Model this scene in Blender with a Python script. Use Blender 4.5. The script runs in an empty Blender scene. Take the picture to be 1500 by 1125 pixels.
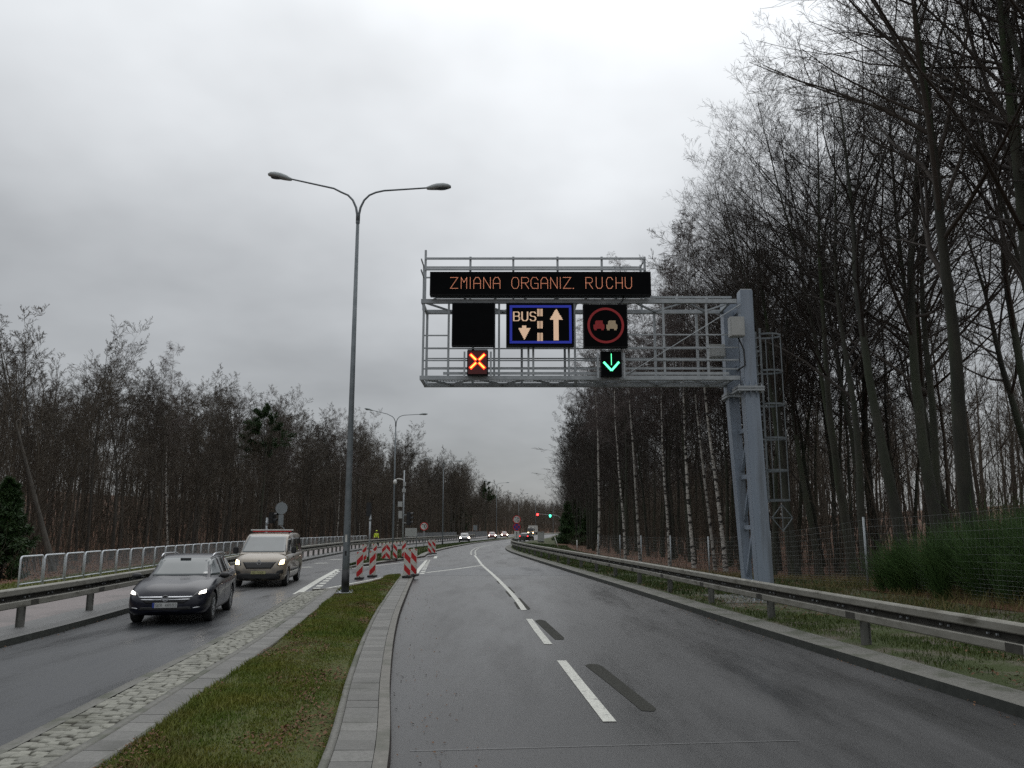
import bpy, bmesh, math, random
import numpy as np
from mathutils import Vector, Matrix
from mathutils.bvhtree import BVHTree

# ------------------------------------------------------------------ camera, sky, sun, exposure
SC = bpy.context.scene
COL = SC.collection
R = math.radians
cam_d = bpy.data.cameras.new('camera')
cam = bpy.data.objects.new('camera', cam_d); COL.objects.link(cam)
cam.location = (0, 0, 2.1)
cam.rotation_euler = (R(90) + math.atan(212.5/1200), 0, 0)
cam_d.sensor_width = 36; cam_d.lens = 28.8
cam_d.clip_start = 0.1; cam_d.clip_end = 4000
SC.camera = cam
SC.view_settings.view_transform = 'Standard'
SC.view_settings.look = 'None'
SC.view_settings.exposure = 0.0
SC.view_settings.gamma = 1.0
SC.cycles.max_bounces = 6
SC.cycles.diffuse_bounces = 2
SC.cycles.glossy_bounces = 3
SC.cycles.transparent_max_bounces = 8
SC.cycles.use_denoising = False

SUN_EL, SUN_AZ = 52.0, 3.0           # azimuth clockwise from +Y (the way the camera looks)
w = bpy.data.worlds.new('World'); SC.world = w; w.use_nodes = True
nt = w.node_tree; nt.nodes.clear(); N = nt.nodes.new; L = nt.links.new
out = N('ShaderNodeOutputWorld'); add = N('ShaderNodeAddShader'); L(add.outputs[0], out.inputs[0])
sky = N('ShaderNodeTexSky'); sky.sky_type = 'NISHITA'; sky.sun_disc = False
sky.sun_elevation = R(SUN_EL); sky.sun_rotation = R(SUN_AZ)
bg1 = N('ShaderNodeBackground'); bg1.inputs[1].default_value = 0.006
L(sky.outputs[0], bg1.inputs[0]); L(bg1.outputs[0], add.inputs[0])
# the closed cloud deck: brightness of an overcast sky by height, broken by soft cloud
tc = N('ShaderNodeTexCoord'); sep = N('ShaderNodeSeparateXYZ'); L(tc.outputs['Generated'], sep.inputs[0])
mx = N('ShaderNodeMath'); mx.operation = 'MAXIMUM'; mx.inputs[1].default_value = 0.0; L(sep.outputs[2], mx.inputs[0])
lum = N('ShaderNodeMath'); lum.operation = 'MULTIPLY_ADD'; lum.inputs[1].default_value = 0.80; lum.inputs[2].default_value = 0.29
L(mx.outputs[0], lum.inputs[0])
# project direction on a flat deck so the cloud stretches towards the horizon
dv = N('ShaderNodeMath'); dv.operation = 'ADD'; dv.inputs[1].default_value = 0.28; L(mx.outputs[0], dv.inputs[0])
dx = N('ShaderNodeMath'); dx.operation = 'DIVIDE'; L(sep.outputs[0], dx.inputs[0]); L(dv.outputs[0], dx.inputs[1])
dy = N('ShaderNodeMath'); dy.operation = 'DIVIDE'; L(sep.outputs[1], dy.inputs[0]); L(dv.outputs[0], dy.inputs[1])
cmb = N('ShaderNodeCombineXYZ'); L(dx.outputs[0], cmb.inputs[0]); L(dy.outputs[0], cmb.inputs[1])
nz = N('ShaderNodeTexNoise'); nz.inputs['Scale'].default_value = 1.05; nz.inputs['Detail'].default_value = 5
nz.inputs['Roughness'].default_value = 0.5; L(cmb.outputs[0], nz.inputs['Vector'])
mr = N('ShaderNodeMapRange'); mr.inputs[1].default_value = 0.3; mr.inputs[2].default_value = 0.7
mr.inputs[3].default_value = 0.70; mr.inputs[4].default_value = 1.24; L(nz.outputs[0], mr.inputs[0])
mm = N('ShaderNodeMath'); mm.operation = 'MULTIPLY'; L(lum.outputs[0], mm.inputs[0]); L(mr.outputs[0], mm.inputs[1])
# the cloud is thinner and brighter round the hidden sun
vm = N('ShaderNodeVectorMath'); vm.operation = 'DOT_PRODUCT'; L(tc.outputs['Generated'], vm.inputs[0])
vm.inputs[1].default_value = (math.sin(R(SUN_AZ))*math.cos(R(SUN_EL)), math.cos(R(SUN_AZ))*math.cos(R(SUN_EL)), math.sin(R(SUN_EL)))
vc = N('ShaderNodeMath'); vc.operation = 'MAXIMUM'; vc.inputs[1].default_value = 0.0; L(vm.outputs['Value'], vc.inputs[0])
vp = N('ShaderNodeMath'); vp.operation = 'POWER'; vp.inputs[1].default_value = 7.0; L(vc.outputs[0], vp.inputs[0])
va = N('ShaderNodeMath'); va.operation = 'MULTIPLY_ADD'; va.inputs[1].default_value = 0.72; va.inputs[2].default_value = 0.96; L(vp.outputs[0], va.inputs[0])
m3_ = N('ShaderNodeMath'); m3_.operation = 'MULTIPLY'; L(mm.outputs[0], m3_.inputs[0]); L(va.outputs[0], m3_.inputs[1]); mm = m3_
bg2 = N('ShaderNodeBackground'); bg2.inputs[0].default_value = (0.945, 0.975, 1.0, 1)
L(mm.outputs[0], bg2.inputs[1]); L(bg2.outputs[0], add.inputs[1])

sd = bpy.data.lights.new('sun', 'SUN'); sun = bpy.data.objects.new('sun', sd); COL.objects.link(sun)
sd.energy = 0.5; sd.angle = R(60); sd.color = (1.0, 0.985, 0.96)
_d = Vector((math.sin(R(SUN_AZ))*math.cos(R(SUN_EL)), math.cos(R(SUN_AZ))*math.cos(R(SUN_EL)), math.sin(R(SUN_EL))))
sun.rotation_euler = _d.to_track_quat('Z', 'Y').to_euler()

RNG = np.random.default_rng(7)
random.seed(7)

# ------------------------------------------------------------------ materials
MATS = {}
def pmat(name, c1, c2=None, scale=8.0, rough=0.6, rough2=None, metal=0.0, bump=0.0, spec=0.5, coat=0.0,
         stretch=(1, 1, 1), c3=None, scale3=0.6, thr3=(0.5, 0.62), rand=0.0, detail=6, bdist=0.01, coords='Object', emit=None, es=0.0):
    if name in MATS: return MATS[name]
    m = bpy.data.materials.new(name); m.use_nodes = True
    t = m.node_tree; b = t.nodes['Principled BSDF']; n = t.nodes.new; l = t.links.new
    b.inputs['Roughness'].default_value = rough; b.inputs['Metallic'].default_value = metal
    b.inputs['Specular IOR Level'].default_value = spec; b.inputs['Coat Weight'].default_value = coat
    b.inputs['Base Color'].default_value = (*c1, 1)
    if emit:
        b.inputs['Emission Color'].default_value = (*emit, 1); b.inputs['Emission Strength'].default_value = es
    if c2 is not None:
        tcn = n('ShaderNodeTexCoord'); mp = n('ShaderNodeMapping'); mp.inputs['Scale'].default_value = stretch
        l(tcn.outputs[coords], mp.inputs[0])
        no = n('ShaderNodeTexNoise'); no.inputs['Scale'].default_value = scale; no.inputs['Detail'].default_value = detail
        no.inputs['Roughness'].default_value = 0.62
        l(mp.outputs[0], no.inputs['Vector'])
        cr = n('ShaderNodeMapRange'); cr.inputs[1].default_value = 0.32; cr.inputs[2].default_value = 0.68; l(no.outputs[0], cr.inputs[0])
        mix = n('ShaderNodeMix'); mix.data_type = 'RGBA'; l(cr.outputs[0], mix.inputs[0])
        mix.inputs[6].default_value = (*c1, 1); mix.inputs[7].default_value = (*c2, 1)
        colout = mix.outputs[2]
        if c3 is not None:
            n3 = n('ShaderNodeTexNoise'); n3.inputs['Scale'].default_value = scale3; n3.inputs['Detail'].default_value = 7
            n3.inputs['Roughness'].default_value = 0.6; l(mp.outputs[0], n3.inputs['Vector'])
            r3 = n('ShaderNodeMapRange'); r3.inputs[1].default_value = thr3[0]; r3.inputs[2].default_value = thr3[1]; l(n3.outputs[0], r3.inputs[0])
            m3 = n('ShaderNodeMix'); m3.data_type = 'RGBA'; l(r3.outputs[0], m3.inputs[0]); l(colout, m3.inputs[6]); m3.inputs[7].default_value = (*c3, 1)
            colout = m3.outputs[2]
        if rand > 0:
            oi = n('ShaderNodeObjectInfo'); hv = n('ShaderNodeHueSaturation')
            rr = n('ShaderNodeMapRange'); rr.inputs[3].default_value = 1-rand; rr.inputs[4].default_value = 1+rand; l(oi.outputs['Random'], rr.inputs[0])
            l(rr.outputs[0], hv.inputs['Value']); l(colout, hv.inputs['Color']); colout = hv.outputs[0]
        l(colout, b.inputs['Base Color'])
        if rough2 is not None:
            r2 = n('ShaderNodeMapRange'); r2.inputs[3].default_value = rough; r2.inputs[4].default_value = rough2
            l(cr.outputs[0], r2.inputs[0]); l(r2.outputs[0], b.inputs['Roughness'])
        if bump > 0:
            bp = n('ShaderNodeBump'); bp.inputs['Strength'].default_value = bump; bp.inputs['Distance'].default_value = bdist
            l(no.outputs[0], bp.inputs['Height']); l(bp.outputs[0], b.inputs['Normal'])
    MATS[name] = m
    return m
def emat(name, c, s, base=(0.02, 0.02, 0.02)):
    return pmat(name, base, rough=0.3, emit=c, es=s)

# ------------------------------------------------------------------ mesh helpers
class MB:
    """collects shapes and links them as ONE mesh object"""
    def __init__(s): s.v = []; s.f = []; s.n = 0
    def raw(s, V, Fs):
        V = np.asarray(V, float).reshape(-1, 3); s.v.append(V)
        for q in Fs: s.f.append([i + s.n for i in q])
        s.n += len(V); return s
    def box(s, x0, x1, y0, y1, z0, z1):
        V = [(x0,y0,z0),(x1,y0,z0),(x1,y1,z0),(x0,y1,z0),(x0,y0,z1),(x1,y0,z1),(x1,y1,z1),(x0,y1,z1)]
        return s.raw(V, [(0,3,2,1),(4,5,6,7),(0,1,5,4),(1,2,6,5),(2,3,7,6),(3,0,4,7)])
    def beam(s, a, b, wd, ht, up=(0,0,1)):
        a = Vector(a); b = Vector(b); d = (b-a).normalized(); u = Vector(up)
        if abs(d.dot(u)) > 0.95: u = Vector((0,1,0)) if abs(d.y) < 0.9 else Vector((1,0,0))
        sx = d.cross(u).normalized(); uy = sx.cross(d).normalized()
        V = []
        for p in (a, b):
            for i, j in ((-1,-1),(1,-1),(1,1),(-1,1)): V.append(tuple(p + sx*(i*wd/2) + uy*(j*ht/2)))
        return s.raw(V, [(0,1,2,3),(7,6,5,4),(0,4,5,1),(1,5,6,2),(2,6,7,3),(3,7,4,0)])
    def tube(s, pts, r, sides=8, cap=True):
        pts = [Vector(p) for p in pts]; k = len(pts)
        rs = r if hasattr(r, '__len__') else [r]*k
        V = []; prev = None
        for i, p in enumerate(pts):
            t = (pts[min(i+1,k-1)] - pts[max(i-1,0)]).normalized()
            if prev is None:
                u = Vector((0,0,1)) if abs(t.z) < 0.9 else Vector((1,0,0))
                prev = t.cross(u).normalized()
            prev = (prev - t*prev.dot(t)).normalized(); q = t.cross(prev)
            for j in range(sides):
                a = 2*math.pi*j/sides
                V.append(tuple(p + prev*(math.cos(a)*rs[i]) + q*(math.sin(a)*rs[i])))
        Fs = []
        for i in range(k-1):
            for j in range(sides):
                a = i*sides+j; b = i*sides+(j+1) % sides
                Fs.append((a, b, b+sides, a+sides))
        if cap:
            Fs.append(tuple(reversed(range(sides)))); Fs.append(tuple(range((k-1)*sides, k*sides)))
        return s.raw(V, Fs)
    def prism(s, poly, axis, a0, a1):
        """poly in the two other axes, extruded along axis (0,1,2)"""
        k = len(poly); V = []
        o = [i for i in range(3) if i != axis]
        for a in (a0, a1):
            for p in poly:
                c = [0,0,0]; c[axis] = a; c[o[0]] = p[0]; c[o[1]] = p[1]; V.append(tuple(c))
        Fs = [tuple(reversed(range(k))), tuple(range(k, 2*k))]
        for i in range(k): Fs.append((i, (i+1) % k, k+(i+1) % k, k+i))
        return s.raw(V, Fs)
    def ellipsoid(s, c, r, nu=16, nv=10, cut=None):
        V = []; Fs = []
        for i in range(nv+1):
            th = math.pi*i/nv
            for j in range(nu):
                ph = 2*math.pi*j/nu
                z = math.cos(th)
                if cut is not None: z = max(z, cut)
                V.append((c[0]+r[0]*math.sin(th)*math.cos(ph), c[1]+r[1]*math.sin(th)*math.sin(ph), c[2]+r[2]*z))
        for i in range(nv):
            for j in range(nu):
                a = i*nu+j; b = i*nu+(j+1) % nu
                Fs.append((a, a+nu, b+nu, b))
        return s.raw(V, Fs)
    def disc(s, c, r, axis=1, th=0.01, n=28, r_in=None):
        ang = [2*math.pi*i/n for i in range(n)]
        o = [i for i in range(3) if i != axis]
        if r_in is None:
            return s.prism([(c[o[0]]+r*math.cos(a), c[o[1]]+r*math.sin(a)) for a in ang], axis, c[axis]-th/2, c[axis]+th/2)
        V = []; Fs = []
        for a0 in (-th/2, th/2):
            for rr in (r, r_in):
                for a in ang:
                    p = [0,0,0]; p[axis] = c[axis]+a0; p[o[0]] = c[o[0]]+rr*math.cos(a); p[o[1]] = c[o[1]]+rr*math.sin(a); V.append(tuple(p))
        for i in range(n):
            j = (i+1) % n
            Fs += [(i, j, n+j, n+i), (2*n+i, 3*n+i, 3*n+j, 2*n+j), (i, 2*n+i, 2*n+j, j), (n+i, n+j, 3*n+j, 3*n+i)]
        return s.raw(V, Fs)
    def build(s, name, m, parent=None, smooth=False, loc=None, bevel=0.0):
        me = bpy.data.meshes.new(name)
        V = np.concatenate(s.v) if s.v else np.zeros((0,3))
        me.from_pydata([tuple(p) for p in V], [], s.f); me.materials.append(m)
        if bevel > 0 or True:
            bm = bmesh.new(); bm.from_mesh(me)
            bmesh.ops.recalc_face_normals(bm, faces=bm.faces)
            if bevel > 0:
                bmesh.ops.bevel(bm, geom=bm.edges[:], offset=bevel, segments=2, affect='EDGES', clamp_overlap=True)
            bm.to_mesh(me); bm.free()
        if smooth: me.shade_smooth()
        o = bpy.data.objects.new(name, me); COL.objects.link(o)
        if parent is not None: o.parent = parent
        if loc is not None: o.location = loc
        return o
def smooth_by_angle(o, deg=40):
    o.data.shade_smooth()
    try: o.data.set_sharp_from_angle(angle=R(deg))
    except Exception: pass
    return o
def fastmesh(name, V, Q, m, parent=None, smooth=True):
    """V (n,3) array, Q (k,3 or 4) index array"""
    me = bpy.data.meshes.new(name); V = np.ascontiguousarray(V, np.float32); Q = np.ascontiguousarray(Q, np.int32)
    k = Q.shape[1]
    me.vertices.add(len(V)); me.vertices.foreach_set('co', V.ravel())
    me.loops.add(Q.size); me.loops.foreach_set('vertex_index', Q.ravel())
    me.polygons.add(len(Q)); me.polygons.foreach_set('loop_start', np.arange(0, Q.size, k, dtype=np.int32))
    me.update(calc_edges=True)
    if smooth: me.polygons.foreach_set('use_smooth', np.ones(len(Q), bool))
    me.materials.append(m); me.validate()
    o = bpy.data.objects.new(name, me); COL.objects.link(o)
    if parent is not None: o.parent = parent
    return o
def tag(o, label=None, cat=None, group=None, kind=None):
    if label: o['label'] = label
    if cat: o['category'] = cat
    if group: o['group'] = group
    if kind: o['kind'] = kind
    return o
def thing(name, label, cat, loc=(0,0,0), rz=0.0, group=None):
    o = bpy.data.objects.new(name, None); o.empty_display_size = 0.2; COL.objects.link(o)
    o.location = loc; o.rotation_euler = (0, 0, rz); return tag(o, label, cat, group)
def dup(root, loc, rz=0.0, label=None, scale=None, kids=True):
    c = root.copy(); COL.objects.link(c); c.location = loc; c.rotation_euler = (0, 0, rz)
    if scale is not None: c.scale = scale
    if label: c['label'] = label
    for ch in list(root.children):
        d = ch.copy(); COL.objects.link(d); d.parent = c
        for g in list(ch.children):
            e = g.copy(); COL.objects.link(e); e.parent = d
    return c

# ------------------------------------------------------------------ plan curves of the road: x as a function of y
def curve(tab):
    ys = np.array([a for a, b in tab], float); xs = np.array([b for a, b in tab], float)
    m = np.gradient(xs, ys)
    def f(y):
        y = np.asarray(y, float); i = np.clip(np.searchsorted(ys, y) - 1, 0, len(ys)-2)
        h = ys[i+1]-ys[i]; t = (y-ys[i])/h; te = np.clip(t, 0, 1)
        a = (2*te**3-3*te**2+1)*xs[i] + (te**3-2*te**2+te)*h*m[i] + (-2*te**3+3*te**2)*xs[i+1] + (te**3-te**2)*h*m[i+1]
        return a + np.where(t < 0, t*h*m[i], 0) + np.where(t > 1, (t-1)*h*m[i+1], 0)
    return f
KR = curve([(-40,5.4),(-12,5.8),(0,5.92),(9.7,5.75),(13,5.42),(17.6,4.98),(31,3.8),(40,2.95),(52,1.85),(66,.62),(81.6,-.49),(92,-.74),(104,-.48),(115,.15),(130,1.4),(150,3.8),(175,6.4),(205,9.2),(255,12.4),(311,18.6),(368,28),(430,41),(520,66)])
KL = curve([(-40,.4),(-12,-.1),(0,-.62),(7.5,-1.05),(11.5,-1.62),(15,-2.08),(20,-2.66),(26,-3.25),(35,-4.1),(44,-4.9),(51,-5.56),(60,-6.35),(70,-6.98),(82,-7.12),(93,-6.88),(105,-6.4),(118,-5.8),(145,-3.6),(174,-.9),(210,1.5),(255,4.6),(311,11),(368,20.5),(430,33.5),(520,58)])
ML = curve([(-40,-4.2),(-12,-4.6),(0,-4.75),(8.4,-4.97),(10.8,-5.2),(15.7,-5.65),(20,-6.15),(26.9,-6.99),(33,-7.75),(40,-8.65),(48,-9.3),(60,-10.5),(75,-11.3),(90,-10.9),(105,-9.8),(126,-7.7),(145,-5.7),(168,-3.9),(205,-.7),(255,1.6),(311,7.8),(368,17.2),(430,30),(520,54)])
LK = curve([(-40,-8.8),(-12,-9.0),(6,-9.08),(15.2,-9.15),(19,-9.45),(22,-9.8),(30,-10.75),(40,-12.0),(52,-13.4),(68,-14.5),(85,-15.2),(100,-14.9),(115,-13.9),(130,-12.6),(150,-10.7),(180,-8.2),(210,-5.4),(255,-3.0),(311,3),(368,12.3),(430,25),(520,49)])
def ysamp(a, b):
    out = [a]
    while out[-1] < b: out.append(out[-1] + (0.8 if out[-1] < 70 else 2.5 if out[-1] < 220 else 6))
    out[-1] = b; return np.array(out)
def strip(name, fL, zL, fR, zR, a, b, m, kind='structure', sub=1, parent=None, taper=None):
    """a ribbon between two plan curves"""
    ys = ysamp(a, b); xl = fL(ys); xr = fR(ys); k = sub+1
    V = np.zeros((len(ys), k, 3))
    for j in range(k):
        t = j/sub; V[:, j, 0] = xl*(1-t)+xr*t; V[:, j, 1] = ys; V[:, j, 2] = zL*(1-t)+zR*t
    Q = []
    for i in range(len(ys)-1):
        for j in range(sub): Q.append((i*k+j, i*k+j+1, (i+1)*k+j+1, (i+1)*k+j))
    o = fastmesh(name, V.reshape(-1,3), np.array(Q), m, parent, smooth=False)
    if kind: o['kind'] = kind
    return o
def off(f, d): return lambda y: f(y) + d

# ------------------------------------------------------------------ ground, roads, kerbs, medians
def ribbon(name, prof, a, b, m, kind='structure', smooth=False):
    ys = ysamp(a, b); k = len(prof)
    V = np.zeros((len(ys), k, 3))
    for j, (f, z) in enumerate(prof):
        V[:, j, 0] = f(ys); V[:, j, 1] = ys; V[:, j, 2] = z(ys) if callable(z) else z
    i, j = np.meshgrid(np.arange(len(ys)-1), np.arange(k-1), indexing='ij'); i = i.ravel(); j = j.ravel()
    Q = np.stack([i*k+j, i*k+j+1, (i+1)*k+j+1, (i+1)*k+j], 1)
    o = fastmesh(name, V.reshape(-1,3), Q, m, None, smooth)
    if kind: o['kind'] = kind
    return o

def asphalt(name, c1, c2, wet):
    m = pmat(name, c1, c2, scale=95, rough=0.5, rough2=0.62, bump=0.4, bdist=0.005, spec=0.5, detail=5)
    t = m.node_tree; n = t.nodes.new; l = t.links.new; b = t.nodes['Principled BSDF']
    tcn = n('ShaderNodeTexCoord'); mp = n('ShaderNodeMapping'); mp.inputs['Scale'].default_value = (1.0, 0.16, 1); l(tcn.outputs['Object'], mp.inputs[0])
    no = n('ShaderNodeTexNoise'); no.inputs['Scale'].default_value = 0.8; no.inputs['Detail'].default_value = 8; no.inputs['Roughness'].default_value = 0.65; l(mp.outputs[0], no.inputs['Vector'])
    r = n('ShaderNodeMapRange'); r.inputs[1].default_value = 0.35; r.inputs[2].default_value = 0.65; r.inputs[3].default_value = wet; r.inputs[4].default_value = 0.60; l(no.outputs[0], r.inputs[0])
    l(r.outputs[0], b.inputs['Roughness'])
    src = b.inputs['Base Color'].links[0].from_socket
    r2 = n('ShaderNodeMapRange'); r2.inputs[1].default_value = 0.3; r2.inputs[2].default_value = 0.7; r2.inputs[3].default_value = 0.62; r2.inputs[4].default_value = 1.3; l(no.outputs[0], r2.inputs[0])
    hv = n('ShaderNodeHueSaturation'); l(src, hv.inputs['Color']); l(r2.outputs[0], hv.inputs['Value']); l(hv.outputs[0], b.inputs['Base Color'])
    return m
M_ROAD = asphalt('asphalt', (.014,.014,.015), (.082,.082,.082), 0.30)
M_ROAD2 = asphalt('asphalt_newer', (.020,.022,.025), (.050,.053,.058), 0.24)
M_TAR = pmat('removed_line_asphalt', (.016,.016,.013), (.060,.060,.052), scale=60, rough=.85, bump=.6, spec=.2)
M_KERB = pmat('kerb_concrete', (.125,.12,.105), (.19,.18,.16), scale=9, rough=.75, bump=.25, c3=(.11,.11,.09), scale3=1.2)
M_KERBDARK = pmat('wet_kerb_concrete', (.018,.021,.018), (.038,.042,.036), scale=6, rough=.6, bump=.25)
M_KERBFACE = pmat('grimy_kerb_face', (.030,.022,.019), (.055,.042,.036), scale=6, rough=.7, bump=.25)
M_CONC = pmat('concrete_edging', (.12,.118,.105), (.19,.185,.165), scale=22, rough=.8, bump=.3, c3=(.09,.095,.07), scale3=1.5)
M_PINK = pmat('pink_paving', (.155,.132,.128), (.215,.182,.175), scale=14, rough=.6, rough2=.45, bump=.2, c3=(.13,.115,.11), scale3=.5)
M_GREYPAVE = pmat('grey_paving', (.10,.10,.10), (.155,.155,.15), scale=14, rough=.6, rough2=.45, bump=.2)
M_SOIL = pmat('verge_soil', (.085,.07,.05), (.15,.135,.105), scale=18, rough=.95, bump=.7, bdist=.03, c3=(.045,.062,.014), scale3=1.1, thr3=(.38,.52))
M_TURF = pmat('turf_soil', (.044,.062,.010), (.092,.092,.018), scale=16, rough=.95, bump=.8, bdist=.03, c3=(.075,.038,.014), scale3=2.2, thr3=(.55,.66))
M_FLOOR = pmat('forest_floor', (.075,.034,.018), (.15,.066,.032), scale=6, rough=.95, bump=.8, bdist=.05, c3=(.04,.036,.014), scale3=.5, thr3=(.52,.64))
M_PAINT = pmat('road_paint', (.42,.42,.38), (.66,.66,.60), scale=30, rough=.55, rough2=.7, bump=.2, c3=(.30,.30,.28), scale3=7, thr3=(.58,.66))
M_STEEL = pmat('galvanised_steel', (.30,.325,.34), (.42,.445,.46), scale=5, rough=.5, metal=.35, bump=.05)
M_STEELD = pmat('dark_galvanised_steel', (.12,.14,.15), (.19,.21,.222), scale=4, rough=.5, metal=.35)
M_BLACK = pmat('black_plastic', (.010,.011,.012), (.02,.02,.022), scale=9, rough=.45)
M_RUBBER = pmat('black_rubber', (.02,.02,.02), (.038,.037,.035), scale=12, rough=.8, bump=.2)
M_WHITE = pmat('white_plate', (.62,.62,.60), (.72,.72,.70), scale=7, rough=.5, c3=(.5,.49,.45), scale3=2)
M_RED = pmat('red_sheeting', (.50,.018,.022), (.60,.03,.03), scale=6, rough=.45)
M_BLUE = pmat('blue_sheeting', (.015,.035,.22), (.02,.05,.28), scale=6, rough=.45)

base = MB().box(-900, 900, -300, 1500, -1.6, -1.5).build('ground', M_FLOOR); base['kind'] = 'structure'
ribbon('road', [(LK,0),(lambda y:(LK(y)+KR(y))/2,0),(KR,0)], -40, 760, M_ROAD)
ribbon('road', [(off(LK,.02),.004),(lambda y: ML(y) - (y>29)*(y<45)*0.0,.004)], -40, 29.5, M_ROAD2)

def bankR(d, y):
    near = np.clip((38-y)/14, 0, 1)
    s = np.clip((d-5.2)/14, 0, 1)
    near_z = .30*np.clip((d-4.2)/2, 0, 1) + 1.5*s*s
    far_z = -.35*np.clip((d-3)/5, 0, 1) + 0.02*np.clip(d-12, 0, 40)
    return .13 + near*near_z + (1-near)*far_z + np.clip(d-20, 0, 90)*.085
def bankL(d, y):
    return .13 - .25*np.clip((d-7)/4,0,1) + np.clip(d-11, 0, 24)*.05 + np.clip(d-30, 0, 120)*.115
M_SUB = M_FLOOR
prof = []
for d in (.0, .14): prof.append((off(KR, d), 0 if d == 0 else .13))
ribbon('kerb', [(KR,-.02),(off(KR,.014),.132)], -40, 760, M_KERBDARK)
ribbon('kerb', [(off(KR,.014),.132),(off(KR,.15),.138)], -40, 760, M_CONC)
ribbon('pavement', [(off(KR,.155),.130),(off(KR,.62),.136)], -40, 760, M_CONC)
ribbon('verge', [(off(KR,.62),.125)]+[(off(KR,d), (lambda y, d=d: bankR(d,y)+.02*np.sin(y*1.3+d*2))) for d in (.9,1.5,2.2,3,3.8,4.8,5.8)], -40, 760, M_SOIL, smooth=True)
ribbon('ground', [(off(KR,d), (lambda y, d=d: bankR(d,y)+.05*np.sin(y*.7+d*1.3)*min(1,(d-5.8)/3))) for d in (5.8,6.6,7.5,9,11,14,18,23,30,40,60,90,140,220)], -40, 760, M_FLOOR, smooth=True)
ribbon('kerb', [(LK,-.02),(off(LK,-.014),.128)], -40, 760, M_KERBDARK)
ribbon('kerb', [(off(LK,-.15),.134),(off(LK,-.014),.128)], -40, 760, M_GREYPAVE)
ribbon('pavement', [(off(LK,-1.1),.134),(off(LK,-.155),.130)], -40, 760, M_GREYPAVE)
ribbon('path', [(off(LK,-4.9),.136),(off(LK,-1.1),.134)], -40, 760, M_PINK)
ribbon('verge', [(off(LK,-8),lambda y: bankL(8,y)),(off(LK,-7),.12),(off(LK,-6),.15),(off(LK,-4.9),.13)], -40, 760, M_TURF, smooth=True)
ribbon('ground', [(off(LK,-d), (lambda y, d=d: bankL(d,y)+.06*np.sin(y*.5+d)*min(1,(d-8)/3))) for d in (220,140,90,60,40,30,23,18,14,11,9.5,8)], -40, 760, M_FLOOR, smooth=True)

# near median: stone strip and slabs on the left, grass, slabs and kerb on the right
GL = lambda y: np.where(y < 28.5, ML(y)+1.385, -5.80+(np.asarray(y)-28.5)*.105)
GR = off(KL, -.60)
TIP = 38.6
def island(mat_, yy, grs=True): pass
ribbon('median', [(lambda y: GL(y)-.02,.06),(lambda y: GL(y)+.08,.125),(lambda y:(GL(y)+GR(y))/2,.17),(off(KL,-.66),.125),(off(KL,-.58),.06)], -20, 36.5, M_TURF, smooth=True)
ribbon('kerb', [(off(KL,-.145),.128),(off(KL,-.018),.125)], -20, TIP, M_KERB)
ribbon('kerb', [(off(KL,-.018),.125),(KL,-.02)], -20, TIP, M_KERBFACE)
def slabs(fL, fR, a, b, z, mname, pitch=.365, gap=.006):
    mb = MB(); y = a
    while y < b:
        y2 = y+pitch-gap; zz = z + random.uniform(-.003,.003); tl = random.uniform(-.002,.002)
        xs = [float(fL(y)), float(fR(y)), float(fR(y2)), float(fL(y2))]
        V = [(xs[0],y,z-.06),(xs[1],y,z-.06),(xs[2],y2,z-.06),(xs[3],y2,z-.06),(xs[0],y,zz),(xs[1],y,zz+tl),(xs[2],y2,zz+tl),(xs[3],y2,zz)]
        mb.raw(V, [(4,5,6,7),(0,1,5,4),(1,2,6,5),(2,3,7,6),(3,0,4,7)]); y += pitch
    return mb
def island_mat(name, c1, c2, dark):
    m = pmat(name, c1, c2, scale=26, rough=.72, bump=.25, c3=dark, scale3=.9, thr3=(.55,.75))
    t = m.node_tree; n = t.nodes.new; l = t.links.new; b = t.nodes['Principled BSDF']
    g = n('ShaderNodeNewGeometry'); r = n('ShaderNodeMapRange'); r.inputs[3].default_value = .78; r.inputs[4].default_value = 1.16; l(g.outputs['Random Per Island'], r.inputs[0])
    hv = n('ShaderNodeHueSaturation'); l(b.inputs['Base Color'].links[0].from_socket, hv.inputs['Color']); l(r.outputs[0], hv.inputs['Value']); l(hv.outputs[0], b.inputs['Base Color'])
    return m
M_SLAB = island_mat('paving_slab', (.130,.128,.118), (.185,.18,.168), (.085,.085,.072))
M_STONE = island_mat('granite_sett', (.17,.17,.14), (.27,.265,.225), (.085,.085,.06))
M_JOINT = pmat('mossy_joint', (.014,.012,.008), (.034,.028,.017), scale=14, rough=.95, bump=.5)
ribbon('pavement', [(off(KL,-.585),.09),(off(KL,-.14),.09)], -20, TIP, M_JOINT)
o = slabs(off(KL,-.515), off(KL,-.152), -10, TIP-.5, .128, 'slab').build('pavement', M_SLAB); o['kind'] = 'structure'
ribbon('kerb', [(off(KL,-.60),.05),(off(KL,-.598),.132),(off(KL,-.522),.132),(off(KL,-.52),.08)], -20, TIP-.5, M_CONC)
ribbon('pavement', [(off(ML,-.0),-.01),(off(ML,.005),.022),(off(ML,.18),.030)], -20, 28.2, M_CONC)
ribbon('pavement', [(off(ML,.178),.014),(off(ML,.925),.094)], -20, 28.4, M_JOINT)
mb = MB(); rs = random.Random(3)
y = 2.0
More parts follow.
